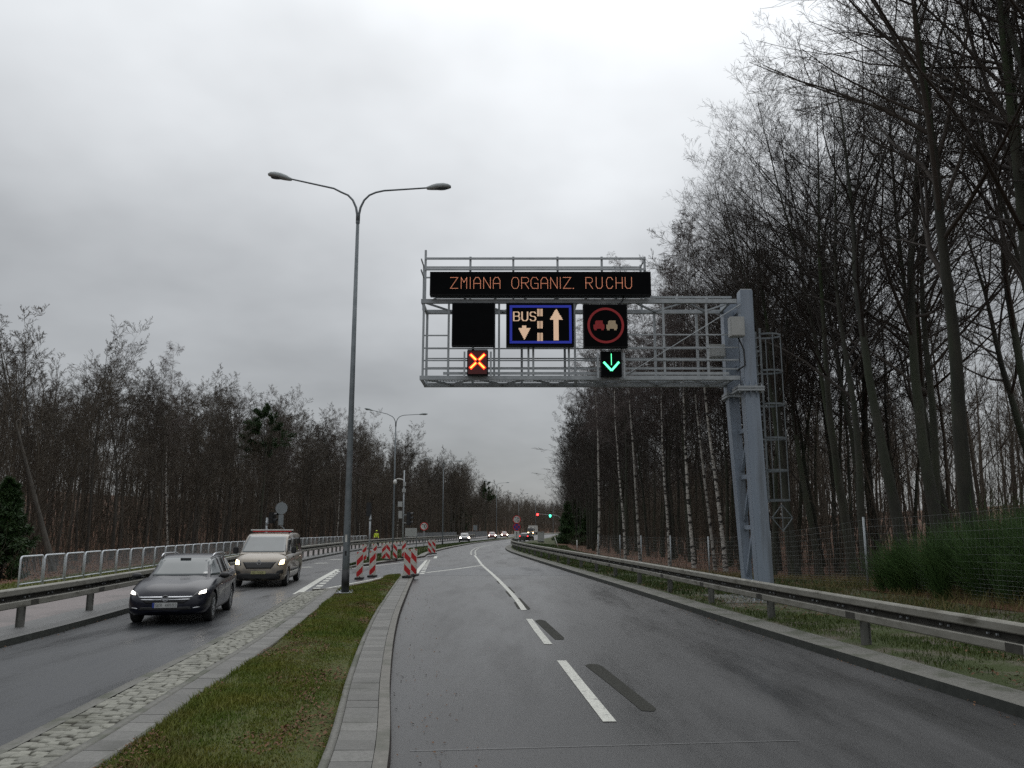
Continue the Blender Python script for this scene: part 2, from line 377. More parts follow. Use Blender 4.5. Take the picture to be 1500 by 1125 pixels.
while y < 28.2:
    dx = rs.uniform(.0,.006); row_h = rs.uniform(.11,.155)
    while dx < .70:
        wd = min(rs.uniform(.11,.21), .735-dx)
        if wd > .05:
            x0 = float(ML(y))+.185+dx; g = rs.choice((.006,.010,.014,.022,.036)); z0 = .012+.11*dx; zt = z0+.030+rs.uniform(-.006,.004)
            jy = rs.uniform(-.035,.035); sk = rs.uniform(-.035,.035)
            q = [(x0+g*rs.random(), y+jy+g*rs.random()), (x0+wd-g, y+jy+sk+g*rs.random()), (x0+wd-g*rs.random(), y+jy+sk+row_h-g), (x0+g*rs.random(), y+jy+row_h-g*rs.random())]
            cx = sum(p[0] for p in q)/4; cy = sum(p[1] for p in q)/4
            V = [(p[0],p[1],z0-.01) for p in q]+[(p[0],p[1],zt-.008) for p in q]+[(cx+(p[0]-cx)*.8,cy+(p[1]-cy)*.8,zt+rs.uniform(-.002,.003)) for p in q]
            mb.raw(V, [(0,1,5,4),(1,2,6,5),(2,3,7,6),(3,0,4,7),(4,5,9,8),(5,6,10,9),(6,7,11,10),(7,4,8,11),(8,9,10,11)])
        dx += wd
    y += row_h
o = mb.build('pavement', M_STONE, smooth=True); o['kind'] = 'structure'
ribbon('kerb', [(off(ML,.92),.03),(off(ML,.923),.118),(off(ML,1.04),.122),(off(ML,1.042),.06)], -20, 28.4, M_CONC)
ribbon('pavement', [(off(ML,1.04),.085),(off(ML,1.40),.085)], -20, 28.6, M_JOINT)
o = slabs(off(ML,1.048), off(ML,1.338), -10, 28.3, .126, 'slab').build('pavement', M_SLAB); o['kind'] = 'structure'
ribbon('kerb', [(off(ML,1.342),.06),(off(ML,1.344),.13),(off(ML,1.395),.13),(off(ML,1.397),.06)], -20, 28.4, M_CONC)
# the oblique end of the near median, edged with concrete
def edge_path(name, pts, wd, z, m):
    mb = MB()
    for (x0,y0),(x1,y1) in zip(pts[:-1], pts[1:]):
        d = Vector((x1-x0,y1-y0,0)).normalized(); n_ = Vector((-d.y,d.x,0))*wd/2
        a = Vector((x0,y0,0)); b = Vector((x1,y1,0))+d*.01
        V = [tuple(a-n_)[:2]+(-.02,), tuple(a+n_)[:2]+(-.02,), tuple(b+n_)[:2]+(-.02,), tuple(b-n_)[:2]+(-.02,)]
        V += [(p[0],p[1],z) for p in V]
        mb.raw(V, [(4,5,6,7),(0,1,5,4),(1,2,6,5),(2,3,7,6),(3,0,4,7)])
    o = mb.build(name, m); o['kind'] = 'structure'; return o
edge_path('kerb', [(-6.75,28.55),(-6.05,28.9),(-5.86,30.5),(-5.62,32.5),(-5.38,34.5),(-5.18,36.4),(-4.95,37.9),(-4.66,38.75),(-4.45,38.8)], .22, .105, M_KERB)
# far median
FR = lambda y: np.where(np.asarray(y) < 63.5, -8.75+(np.asarray(y)-45.6)*.122, KL(y))
FR2 = lambda y: np.minimum(FR(y), KL(y))
ribbon('median', [(off(ML,.10),.05),(off(ML,.18),.12),(lambda y: ML(y)*.5+FR2(y)*.5,.16),(off(FR2,-.50),.12),(off(FR2,-.42),.05)], 46.3, 760, M_TURF, smooth=True)
ribbon('kerb', [(off(FR2,-.15),.118),(off(FR2,-.018),.115)], 45.6, 760, M_KERB)
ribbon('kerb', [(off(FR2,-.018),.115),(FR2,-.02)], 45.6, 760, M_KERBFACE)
ribbon('pavement', [(off(FR2,-.52),.112),(off(FR2,-.152),.114)], 46.2, 760, M_SLAB)
ribbon('kerb', [(ML,-.02),(off(ML,.012),.11),(off(ML,.14),.112)], 45.6, 760, M_KERB)
edge_path('kerb', [(-9.15,45.5),(-8.7,45.5)], .2, .112, M_KERB)
# newer asphalt over the crossing and the resurfaced band of the left lane
def sheet(name, poly, z, m):
    o = MB().raw([(x,y,z) for x, y in poly], [tuple(range(len(poly)))]).build(name, m); o['kind'] = 'structure'; return o
sheet('road', [(-7.6,31),(-6.75,28.7),(-6.2,30),(-5.4,36.2),(-4.75,39.2),(-5.75,55.5),(-7.0,57.0),(-8.6,45.6),(-8.95,43.2)], .003, M_ROAD2)
ribbon('road', [(off(KL,.03),.003),(off(KR,-.03),.003)], 38.5, 47.0, M_ROAD2)

# road markings
def mark(pts, wd, z=.006, m=M_PAINT):
    mb = MB(); n_ = len(pts); V = []
    for i, (x, y) in enumerate(pts):
        a = Vector((*pts[max(i-1,0)],0)); b = Vector((*pts[min(i+1,n_-1)],0)); d = (b-a).normalized(); nn = Vector((-d.y,d.x,0))*wd/2
        V += [(x-nn.x,y-nn.y,z),(x+nn.x,y+nn.y,z)]
    mb.raw(V, [(2*i,2*i+1,2*i+3,2*i+2) for i in range(n_-1)])
    o = mb.build('road_marking', m); o['kind'] = 'structure'; return o
def mark_curve(f, a, b, wd, z=.007, m=M_PAINT): return mark([(float(f(y)), y) for y in np.linspace(a, b, max(2, int((b-a)/1.5)+1))], wd, z, m)
CL = curve([(-10,2.1),(2,1.6),(9.56,1.08),(13.84,.80),(20,.41),(22.4,.31),(26.4,.08),(31.7,-.30),(39,-.87),(48.5,-1.68),(60,-2.48),(70.6,-3.2),(84,-3.75),(96.6,-3.75),(108,-3.3),(118,-2.85),(130,-1.2),(150,.3),(175,3),(205,5.6),(255,8.6),(311,14.9)])
for a, b in ((-2.5,1.8),(3.6,7.7),(9.56,13.84),(15.75,20.06)): mark_curve(CL, a, b, .15, .008)
mark_curve(CL, 22.2, 68, .15, .008)
for y in np.arange(69, 200, 3.0):
    mark_curve(off(CL,.13), y, y+2.0, .12, .008)
    if y < 110: mark_curve(off(CL,-.25), y, y+2.0, .12, .008)
mark([(-7.05,27.6),(-8.1,35.4),(-9.2,44.4)], .26); 
for k in range(10):
    t = k/10; mark([(-6.72-2.15*t, 28.2+14.8*t), (-6.72-2.15*(t+.055), 28.2+14.8*(t+.055))], .24)
mark([(-6.95,28.0),(-6.62,30.5),(-6.2,33.5),(-5.75,36.6),(-5.15,39.5)], .13)
mark([(-9.1,43.9),(-7.5,50.5),(-6.6,54.4),(-5.84,57.3)], .13)
mark([(-4.62,40.3),(-5.25,49),(-5.86,58)], .22)
for k in range(11):
    t = k/11; mark([(-4.28-1.5*t, 39.9+18.5*t), (-4.28-1.5*(t+.05), 39.9+18.5*(t+.05))], .22)
mark([(-4.2,41.0),(-3.0,44.6),(-1.72,49.3)], .20)
mark([(-5.6,60.8),(-5.95,65.6)], .24)
for y in (46.5, 52, 58): mark([(-11.9-(y-46)*.06, y),(-11.2-(y-46)*.06, y+.6)], .5)
for poly in ([(1.14,13.37),(1.22,13.50),(1.34,13.48),(1.40,13.3),(1.55,11.8),(1.71,10.25),(1.66,10.08),(1.52,10.12),(1.34,11.75),(1.20,12.9)],
             [(.53,19.7),(.66,19.95),(.77,19.7),(1.02,16.7),(1.0,16.4),(.83,16.4)],
             [(.15,26.1),(.25,26.1),(.49,22.7),(.47,22.4),(.38,22.4)]):
    sheet('road', poly, .0055, M_TAR)
o = MB().box(5.75,7.95,22.6,25.4,.02,.165).build('pavement', M_CONC, bevel=.02); o['kind'] = 'structure'
for a, b, s_ in ((22.6,24.6,-.11),(26.5,28.8,-.11),(28.2,31.0,.11),(33,34.4,-.10)): mark_curve(off(CL,s_), a, b, .07, .0065, M_TAR)
pass
mark([(-.98,8.35),(2.9,8.75)], .015, .006, pmat('joint_seal', (.12,.12,.12), (.17,.17,.17), scale=20, rough=.5))

# ------------------------------------------------------------------ grass, weeds and fallen leaves
def in_band(n, fL, fR, a, b, rng, bias=1.0):
    y = a + (b-a)*rng.random(n)**bias; x = fL(y) + (fR(y)-fL(y))*rng.random(n); return x, y
def blades(name, x, y, z, h, wd, m, rng):
    n = len(x); ang = rng.random(n)*6.283; lean = rng.normal(0, .45, (n,2))*h[:,None]
    dxv = np.cos(ang)*wd; dyv = np.sin(ang)*wd
    V = np.zeros((n,5,3))
    V[:,0] = np.stack([x-dxv,y-dyv,z],1); V[:,1] = np.stack([x+dxv,y+dyv,z],1)
    V[:,2] = np.stack([x+dxv*.7+lean[:,0]*.4,y+dyv*.7+lean[:,1]*.4,z+h*.6],1); V[:,3] = np.stack([x-dxv*.7+lean[:,0]*.4,y-dyv*.7+lean[:,1]*.4,z+h*.6],1)
    V[:,4] = np.stack([x+lean[:,0],y+lean[:,1],z+h],1)
    b = np.arange(n)*5
    T = np.concatenate([np.stack([b,b+1,b+2],1),np.stack([b,b+2,b+3],1),np.stack([b+3,b+2,b+4],1)])
    o = fastmesh(name, V.reshape(-1,3), T, m, None, smooth=False); o['kind'] = 'stuff'; return o
M_GRASS = pmat('grass_blade', (.066,.112,.010), (.158,.156,.022), scale=1.6, rough=.6, c3=(.11,.080,.026), scale3=.9, thr3=(.50,.70), spec=.3)
M_GRASSF = pmat('far_grass_blade', (.030,.062,.012), (.055,.08,.018), scale=.8, rough=.6, spec=.3)
M_DRY = pmat('dry_grass', (.085,.085,.022), (.165,.125,.045), scale=1.0, rough=.8)
M_WEED = pmat('verge_weed', (.034,.068,.012), (.085,.098,.020), scale=1.3, rough=.7, spec=.3)
M_LEAF = pmat('fallen_leaf', (.085,.036,.016), (.17,.085,.036), scale=9, rough=.75, spec=.4)
rg = np.random.default_rng(11)
def patchy(x, y, s=1.0): return np.sin(x*2.1*s+y*.9*s)+np.sin(x*.8*s-y*1.7*s+1.3)+np.sin(x*3.7*s+y*2.6*s+.5)*.7
n = 100000; x, y = in_band(n, off(GL,.012), off(KL,-.60), 5.5, 36.6, rg, 1.35); k = rg.random(n) < np.clip((patchy(x*1.9+3,y*1.3)+2.9)/1.6,.25,1); x = x[k]; y = y[k]; n = len(x)
t = (x-GL(y))/np.maximum(.1, KL(y)-.66-GL(y)); z = .11+.055*np.sin(np.clip(t,0,1)*3.14)
hgt = (.022+.035*rg.random(n))*(1+.28*patchy(x,y))*(1+(rg.random(n) > .985)*.8); hgt = np.clip(hgt*(1+.5*np.clip(patchy(x*.7+1,y*.6),-1,1)),.010,.13)
blades('grass', x, y, z, hgt, .0028+.002*rg.random(n)+.00012*y, M_GRASS, rg)
n = 26000; x, y = in_band(n, off(ML,.2), off(FR2,-.5), 46.5, 175, rg, 1.5)
blades('grass', x, y, np.full(n,.12), .05+.06*rg.random(n), .012+.00016*y, M_GRASSF, rg)
n = 70000; x, y = in_band(n, off(KR,.66), off(KR,5.6), 8, 60, rg, 1.5); k = rg.random(n) < np.clip((patchy(x,y,.7)+1.1)/1.6,.06,1); x = x[k]; y = y[k]; n = len(x)
blades('weeds', x, y, bankR(x-KR(y), y), (.03+.07*rg.random(n))*(1+.25*patchy(x,y,.7)), .004+.00015*y, M_WEED, rg)
n = 24000; x, y = in_band(n, off(KR,.75), off(KR,7.5), 25, 115, rg, 1.2)
blades('weeds', x, y, bankR(x-KR(y), y), .06+.12*rg.random(n), .010+.00012*y, M_GRASSF, rg)
n = 14000; x, y = in_band(n, off(KR,4.6), off(KR,9.2), 16, 42, rg, 1.0); k = patchy(x,y,.5) > -.4; x=x[k]; y=y[k]; n=len(x)
blades('dry_grass', x, y, bankR(x-KR(y), y), .12+.25*rg.random(n), .006, M_DRY, rg)
n = 26000; x, y = in_band(n, off(LK,-7.6), off(LK,-4.95), 14, 110, rg, 1.3)
blades('grass', x, y, np.full(n,.13), .04+.07*rg.random(n), .006+.00014*y, M_GRASS, rg)
def leaves(name, x, y, z, s, rng):
    n = len(x); a = rng.random(n)*6.283; tl = rng.normal(0,.35,(n,2)); V = np.zeros((n,4,3))
    for k, (u, v) in enumerate(((-1,0),(0,-.55),(1,0),(0,.55))):
        V[:,k,0] = x+s*(u*np.cos(a)-v*np.sin(a)); V[:,k,1] = y+s*(u*np.sin(a)+v*np.cos(a)); V[:,k,2] = z+s*(u*tl[:,0]+v*tl[:,1])+s*.3*(k % 2)
    b = np.arange(n)*4; T = np.concatenate([np.stack([b,b+1,b+2],1),np.stack([b,b+2,b+3],1)])
    o = fastmesh(name, V.reshape(-1,3), T, M_LEAF, None, smooth=False); o['kind'] = 'stuff'; return o
n = 12000; x, y = in_band(n, off(GL,.05), off(KL,-.6), 6, 33, rg, 1.4); k = patchy(x*1.7,y*1.1) > .55; x=x[k]; y=y[k]
leaves('fallen_leaves', x, y, .15+.03*rg.random(len(x)), .012+.016*rg.random(len(x)), rg)
n = 15000; x, y = in_band(n, off(KR,.7), off(KR,11), 9, 60, rg, 1.2); k = patchy(x,y,.4) > -.2; x=x[k]; y=y[k]
leaves('fallen_leaves', x, y, bankR(x-KR(y),y)+.02+.03*rg.random(len(x)), .02+.022*rg.random(len(x)), rg)
n = 240; x, y = in_band(n, off(KL,.02), off(KL,.9), 6.5, 30, rg, 1.3); leaves('fallen_leaves', x, y, np.full(n,.012), .008+.013*rg.random(n), rg)
n = 900; x, y = in_band(n, off(KR,-.5), off(KR,.02), 8, 70, rg, 1.5); k = rg.random(n) < ((x-KR(y)+.5)/.5)**2; x=x[k]; y=y[k]; leaves('fallen_leaves', x, y, np.full(len(x),.012), .010+.016*rg.random(len(x)), rg)
n = 600; x, y = in_band(n, off(LK,-.02), off(LK,.5), 8, 50, rg, 1.5); k = rg.random(n) < ((LK(y)+.5-x)/.5)**2; x=x[k]; y=y[k]; leaves('fallen_leaves', x, y, np.full(len(x),.014), .010+.016*rg.random(len(x)), rg)
n = 12000; x, y = in_band(n, off(LK,-26), off(LK,-8.2), 25, 90, rg, 1.2)
leaves('fallen_leaves', x, y, bankL(LK(y)-x,y)+.03+.05*rg.random(n), .04+.03*rg.random(n), rg)

# ------------------------------------------------------------------ trees
def norm(v): return v/np.maximum(1e-9, np.linalg.norm(v, axis=-1, keepdims=True))
def tubes(P, Rr, sides, tw=0.0):
    n, k, _ = P.shape
    T = np.empty_like(P); T[:,1:-1] = P[:,2:]-P[:,:-2]; T[:,0] = P[:,1]-P[:,0]; T[:,-1] = P[:,-1]-P[:,-2]; T = norm(T)
    ref = np.where(np.abs(T[...,2:3]) < .9, np.array([0,0,1.]), np.array([1.,0,0]))
    ref = np.broadcast_to(ref[:,:1], T.shape); U = norm(np.cross(T, ref)); W = np.cross(T, U)
    a = np.arange(sides)*2*np.pi/sides
    V = P[:,:,None,:] + Rr[:,:,None,None]*(np.cos(a)[None,None,:,None]*U[:,:,None,:]+np.sin(a)[None,None,:,None]*W[:,:,None,:])
    V = V.reshape(-1,3)
    i, s_, j = np.meshgrid(np.arange(n), np.arange(k-1), np.arange(sides), indexing='ij')
    b = (i*k+s_)*sides; jn = (j+1) % sides
    Q = np.stack([b+j, b+jn, b+sides+jn, b+sides+j], -1).reshape(-1,4)
    return V, Q
def children(P, Rr, per, t0, t1, Lf, ang, up, k, wob, rng, rs=.55, rend=.35, rmin=.003, bias=None, flat=0.0, gam=1.0):
    """branches growing from parent polylines; Lf = length as a function of t, per parent length array"""
    n, K, _ = P.shape
    t = t0+(t1-t0)*((np.arange(per)[None,:]+rng.random((n,per)))/per)**gam
    f = t*(K-1); i = np.minimum(f.astype(int), K-2); fr = f-i
    ii = np.arange(n)[:,None]
    O = P[ii,i]*(1-fr[...,None])+P[ii,i+1]*fr[...,None]
    D = norm(P[ii,i+1]-P[ii,i]); r0 = Rr[ii,i]*(1-fr)+Rr[ii,i+1]*fr
    PL = np.linalg.norm(P[:,1:]-P[:,:-1],axis=-1).sum(1)
    rnd = rng.normal(size=D.shape); S = norm(np.cross(D, rnd))
    if flat > 0:
        S = norm(S*np.array([1,1,1-flat]))
    if bias is not None: S = norm(S+bias)
    a = R(ang)*(.75+.5*rng.random((n,per)))
    d = norm(D*np.cos(a)[...,None]+S*np.sin(a)[...,None])
    Ln = Lf(t)*PL[:,None]*(.7+.6*rng.random((n,per)))
    O = O.reshape(-1,3); d = d.reshape(-1,3); Ln = Ln.ravel(); r0 = r0.ravel()*rs
    m = len(O); Q = np.zeros((m,k,3)); Q[:,0] = O; st = Ln/(k-1)
    for j in range(1,k):
        d = norm(d+np.array([0,0,up])/(k-1)+rng.normal(0,wob,(m,3)))
        Q[:,j] = Q[:,j-1]+d*st[:,None]
    tt = np.linspace(0,1,k)[None,:]
    RR = np.maximum(r0[:,None]*(1-(1-rend)*tt), rmin)
    return Q, RR
def cat(parts):
    V = []; Q = []; n = 0
    for v, q in parts: V.append(v); Q.append(q+n); n += len(v)
    return np.concatenate(V), np.concatenate(Q)
def trunk_line(H, r, lean, wob, rng, k=16):
    P = np.zeros((1,k,3)); d = np.array([lean[0],lean[1],1.0])
    for j in range(1,k):
        d = d+rng.normal(0,wob,3)*np.array([1,1,.2])+np.array([-lean[0],-lean[1],0])*.04; dd = d/np.linalg.norm(d)
        P[0,j] = P[0,j-1]+dd*H/(k-1)
    t = np.linspace(0,1,k); Rr = r*(1-.97*t**.85)+.005; Rr[0] *= 1.35; P[0,0,2] = -.4
    return P, Rr[None,:]
def beech(seed, H=20, r=.24, lean=(0,0), first=.28, n1=26, n2=9, n3=8, n4=5, bias=None, rmin=.0045, wide=.34, wob=.035, fork=True, rsA=.38):
    rng = np.random.default_rng(seed)
    T, TR = trunk_line(H, r, lean, wob, rng)
    tr = [tubes(T, TR, 10)]; cr = []
    if fork:                                        # one or two big steep limbs
        F, FR_ = children(T, TR, 2, .46, .70, lambda t: .66*(1-t)+.12, 17, .5, 9, .07, rng, rs=.62, rend=.12)
        cr.append(tubes(F, FR_, 6))
        F1, F1R = children(F, FR_, 9, .2, 1, lambda t: .42-.2*t, 42, .35, 6, .10, rng, rs=.5, rend=.3, bias=bias)
        cr.append(tubes(F1, F1R, 4))
    A, AR = children(T, TR, n1, first, .99, lambda t: wide*(1-.78*(t-first)/(1-first)), 52, .36, 8, .09, rng, rs=rsA, rend=.16, bias=bias, gam=.75)
    cr.append(tubes(A, AR, 5))
    if fork: A2 = np.concatenate([A[:, np.linspace(0,7,6).astype(int)], F1]); A2R = np.concatenate([AR[:, np.linspace(0,7,6).astype(int)], F1R])
    else: A2, A2R = A, AR
    B, BR = children(A2, A2R, n2, .18, 1, lambda t: .50-.28*t, 42, .15, 5, .10, rng, rs=.55, rend=.3, rmin=rmin, flat=.5)
    cr.append(tubes(B, BR, 3))
    C_, CR = children(B, BR, n3, .15, 1, lambda t: .55-.28*t, 40, .08, 4, .12, rng, rs=.7, rend=.5, rmin=rmin, flat=.4)
    cr.append(tubes(C_, CR, 3))
    if n4:
        D, DR = children(C_, CR, n4, .2, 1, lambda t: .55-.2*t, 38, .1, 3, .14, rng, rs=.8, rend=.7, rmin=rmin*.85)
        cr.append(tubes(D, DR, 3))
    return cat(tr), cat(cr)
def birch(seed, H=20, r=.13, lean=(0,0), rmin=.005, n4=5):
    rng = np.random.default_rng(seed)
    T, TR = trunk_line(H, r, lean, .022, rng)
    tr = [tubes(T, TR, 9)]; cr = []
    A, AR = children(T, TR, 26, .42, .99, lambda t: .26*(1.15-t), 40, .25, 7, .08, rng, rs=.4, rend=.2)
    cr.append(tubes(A, AR, 4))
    B, BR = children(A, AR, 8, .2, 1, lambda t: .5-.2*t, 38, -.3, 5, .10, rng, rs=.5, rend=.4, rmin=rmin); cr.append(tubes(B, BR, 3))
    C_, CR = children(B, BR, 7, .2, 1, lambda t: .8-.3*t, 35, -.9, 5, .09, rng, rs=.7, rend=.6, rmin=rmin*.8); cr.append(tubes(C_, CR, 3))
    if n4:
        D, DR = children(C_, CR, n4, .2, 1, lambda t: .5-.1*t, 30, -.6, 3, .1, rng, rs=.8, rend=.8, rmin=rmin*.7); cr.append(tubes(D, DR, 3))
    return cat(tr), cat(cr)
def needles(P, Rr, per, ln, wd, rng, droop):
    n, K, _ = P.shape; m = n*per
    t = rng.random((n,per))*(K-1.001); i = t.astype(int); fr = (t-i)[...,None]; ii = np.arange(n)[:,None]
    O = (P[ii,i]*(1-fr)+P[ii,i+1]*fr).reshape(-1,3); D = norm(P[ii,i+1]-P[ii,i]).reshape(-1,3)
    d = norm(D*.7+rng.normal(0,.6,(m,3))+np.array([0,0,droop])); s = norm(np.cross(d, rng.normal(size=(m,3))))*wd
    L_ = ln*(.6+.8*rng.random(m))[:,None]
    V = np.stack([O-s*.3, O+d*L_*.5-s, O+d*L_, O+d*L_*.5+s],1).reshape(-1,3); b = np.arange(m)*4
    return V, np.stack([b,b+1,b+2,b+3],1)
def spruce(seed, H=14, r=.14, wide=.24, per=34, n1=90, ln=.42, low=.06):
    rng = np.random.default_rng(seed)
    T, TR = trunk_line(H, r, (0,0), .008, rng)
    A, AR = children(T, TR, n1, low, .985, lambda t: wide*(1.06-t), 82, -.15, 6, .05, rng, rs=.25, rend=.3, rmin=.006)
    B, BR = children(A, AR, 9, .2, 1, lambda t: .45-.25*t, 48, -.25, 4, .08, rng, rs=.6, rend=.5, rmin=.004)
    nd = needles(B, BR, per, ln, .045, rng, -.3)
    return cat([tubes(T, TR, 8)]), cat([tubes(A, AR, 4), tubes(B, BR, 3)]), nd
def pine(seed, H=18, r=.2):
    rng = np.random.default_rng(seed)
    T, TR = trunk_line(H, r, (.02,0), .02, rng)
    A, AR = children(T, TR, 20, .62, .99, lambda t: .30*(1.25-t), 62, .3, 6, .1, rng, rs=.4, rend=.3, rmin=.01)
    B, BR = children(A, AR, 10, .35, 1, lambda t: .4-.15*t, 45, .2, 4, .1, rng, rs=.6, rend=.5, rmin=.006)
    nd = needles(B, BR, 60, .34, .04, rng, .15)
    return cat([tubes(T, TR, 8)]), cat([tubes(A, AR, 4), tubes(B, BR, 3)]), nd

M_BARK = pmat('beech_bark', (.020,.022,.016), (.052,.050,.038), scale=3, rough=.85, bump=.4, stretch=(1,1,.25), c3=(.034,.050,.022), scale3=.5, thr3=(.46,.62), rand=.35)
M_TWIG = pmat('beech_twig', (.026,.020,.016), (.046,.036,.028), scale=.4, rough=.8, rand=.3)
M_BARKL = pmat('grey_bark', (.040,.036,.030), (.085,.075,.062), scale=3, rough=.85, bump=.3, stretch=(1,1,.2), c3=(.030,.040,.022), scale3=.5, thr3=(.5,.66), rand=.4)
M_TWIGL = pmat('brown_twig', (.050,.040,.029), (.080,.064,.046), scale=.4, rough=.8, rand=.3)
M_BTWIG = pmat('birch_twig', (.060,.045,.042), (.10,.078,.072), scale=.4, rough=.8, rand=.2)
M_NEEDLE = pmat('spruce_needle', (.016,.045,.010), (.036,.075,.018), scale=1.5, rough=.6, rand=.3)
def birch_bark():
    m = pmat('birch_bark', (.34,.32,.29), (.52,.50,.46), scale=3, rough=.7, rand=.2)
    t = m.node_tree; n = t.nodes.new; l = t.links.new; b = t.nodes['Principled BSDF']
    tcn = n('ShaderNodeTexCoord'); mp = n('ShaderNodeMapping'); mp.inputs['Scale'].default_value = (2.2,2.2,5.5); l(tcn.outputs['Object'], mp.inputs[0])
    no = n('ShaderNodeTexNoise'); no.inputs['Scale'].default_value = 1.0; no.inputs['Detail'].default_value = 5; no.inputs['Roughness'].default_value = .65; l(mp.outputs[0], no.inputs['Vector'])
    r = n('ShaderNodeMapRange'); r.inputs[1].default_value = .50; r.inputs[2].default_value = .56; l(no.outputs[0], r.inputs[0])
    mix = n('ShaderNodeMix'); mix.data_type = 'RGBA'; l(r.outputs[0], mix.inputs[0]); l(b.inputs['Base Color'].links[0].from_socket, mix.inputs[6]); mix.inputs[7].default_value = (.025,.022,.02,1)
    l(mix.outputs[2], b.inputs['Base Color']); return m
M_BIRCH = birch_bark()

def tree_thing(name, geo, mats, label, cat, group):
    t = thing(name, label, cat, (0,0,-200), 0, group)
    fastmesh('trunk', *geo[0], mats[0], t); fastmesh('crown', *geo[1], mats[1], t)
    if len(geo) > 2: fastmesh('foliage', *geo[2], mats[2], t)
    return t
class Stock:
    """one tree of each kind; the first use moves it, the next ones copy it"""
    def __init__(s, t): s.t = t; s.used = False
    def put(s, loc, rz, label=None, sc=1.0, group=None):
        if not s.used:
            s.used = True; o = s.t; o.location = loc; o.rotation_euler = (0,0,rz)
            if label: o['label'] = label
            o.scale = (sc,sc,sc)
        else: o = dup(s.t, loc, rz, label, (sc*random.uniform(.82,1.18),sc*random.uniform(.82,1.18),sc*random.uniform(.92,1.07)))
        if group: o['group'] = group
        return o
LB_R = 'bare leafless beech with steep dark branches in the forest right of the road'
LB_L = 'bare brown leafless tree in the forest edge behind the left footway railing'
GR_R = 'bare beeches in the forest on the right'; GR_L = 'bare trees in the forest on the left'
beech_near = [Stock(tree_thing('beech_tree', beech(101+i, H=h, r=r_, lean=ln, n1=n1-2, first=fi, n2=7, n3=5, n4=4, bias=np.array([-.33,0,.10]), wide=.38, rmin=.0042, rsA=.55), (M_BARK, M_TWIG), LB_R, 'tree', GR_R))
              for i, (h, r_, ln, n1, fi) in enumerate([(24,.27,(-.10,0),32,.34),(22,.22,(-.05,.03),30,.38),(25,.25,(-.13,-.03),32,.40),(21,.17,(-.03,0),28,.32),(22,.15,(-.08,.04),26,.42)])]
beech_mid = [Stock(tree_thing('beech_tree', beech(201+i, H=h, r=r_, lean=ln, n1=22, first=.24, n2=7, n3=6, n4=3, rmin=.0085, wide=.32), (M_BARK, M_TWIG), LB_R, 'tree', GR_R))
             for i, (h, r_, ln) in enumerate([(20,.17,(-.05,0)),(19,.14,(.02,.03)),(21,.18,(-.07,0)),(18,.13,(0,0))])]
tree_left = [Stock(tree_thing('bare_tree', beech(301+i, H=h, r=r_, lean=ln, n1=24, first=fi, n2=7, n3=6, n4=3, rmin=.0085, wide=wd), (M_BARKL, M_TWIGL), LB_L, 'tree', GR_L))
             for i, (h, r_, ln, fi, wd) in enumerate([(18,.17,(.03,0),.30,.30),(17,.14,(-.03,0),.26,.27),(19,.19,(0,.03),.38,.32),(16.5,.13,(.05,0),.24,.24),(18.5,.16,(-.05,0),.34,.28)])]
birches = [Stock(tree_thing('birch_tree', birch(401+i, H=h, r=r_, lean=ln), (M_BIRCH, M_BTWIG), 'x', 'tree', 'white birches along the right forest edge'))
           for i, (h, r_, ln) in enumerate([(21,.125,(-.05,0)),(20,.10,(-.10,.02)),(19,.09,(-.02,0)),(22,.12,(-.09,0))])]
spr = [Stock(tree_thing('spruce_tree', spruce(501, H=13), (M_BARK, M_TWIG, M_NEEDLE), 'x', 'tree', None)),
       Stock(tree_thing('spruce_tree', spruce(502, H=8, wide=.30, r=.1, low=.03), (M_BARK, M_TWIG, M_NEEDLE), 'x', 'tree', None))]
pin = Stock(tree_thing('pine_tree', pine(511), (M_BARK, M_TWIG, M_NEEDLE), 'x', 'tree', None))

rt = random.Random(5)
def zR(x, y): return float(bankR(np.array(x-float(KR(y))), np.array(y)))
def zL(x, y): return float(bankL(np.array(float(LK(y))-x), np.array(y)))
# right: the big near beeches behind the fence
for k, (x, y, v, rz, s) in enumerate([(13.2,23.8,0,.1,.95),(15.4,22.5,2,-.2,.95),(16.4,25.5,0,.4,.95),(13.2,28.0,1,0,1.0),(12.9,30.5,3,.3,.95),(15.2,29.5,1,-.5,1.05),
        (17.8,21.5,2,.2,1.0),(18.8,27,4,.5,1.05),(13.8,34.0,2,-.1,.85),(14.6,35.5,4,.6,1.0),(17.2,33.5,3,-.3,1.05),(20.5,31,1,.2,1.05),(15.6,42.5,1,.3,.9),(14.2,45.5,2,.1,.85),(17.5,45,3,.3,.95),(15.2,49,0,-.2,.85),(18.4,49.5,4,.4,.95),(13.6,52.5,3,.2,.85),(12.9,44,3,.5,.72),(20.5,47,2,.3,.95),(13.2,38.5,4,.1,.9),
        (13.8,41,0,.2,.85),(16.6,39.5,3,.8,1.0),(19.6,37,2,-.4,.95),(14.6,18.5,1,.3,1.0),(17.0,18.0,3,-.2,1.05),(19.0,17.5,0,.1,.95),(22.5,23,4,.2,1.1),(22.8,28.5,3,.1,1.1),(23.6,36,1,.6,1.0),(21.2,42,0,.1,.9),
        (16.0,14.0,4,.2,1.0)]):
    beech_near[v].put((x, y, zR(x,y)-.1), rz+rt.uniform(-.25,.25), sc=s)
def offR(y): return np.interp(y, [0,40,52,66,80,112,170,230,330], [10.6,10.9,12.0,11.8,11.2,9.5,6.5,6,6])
cnt = 0
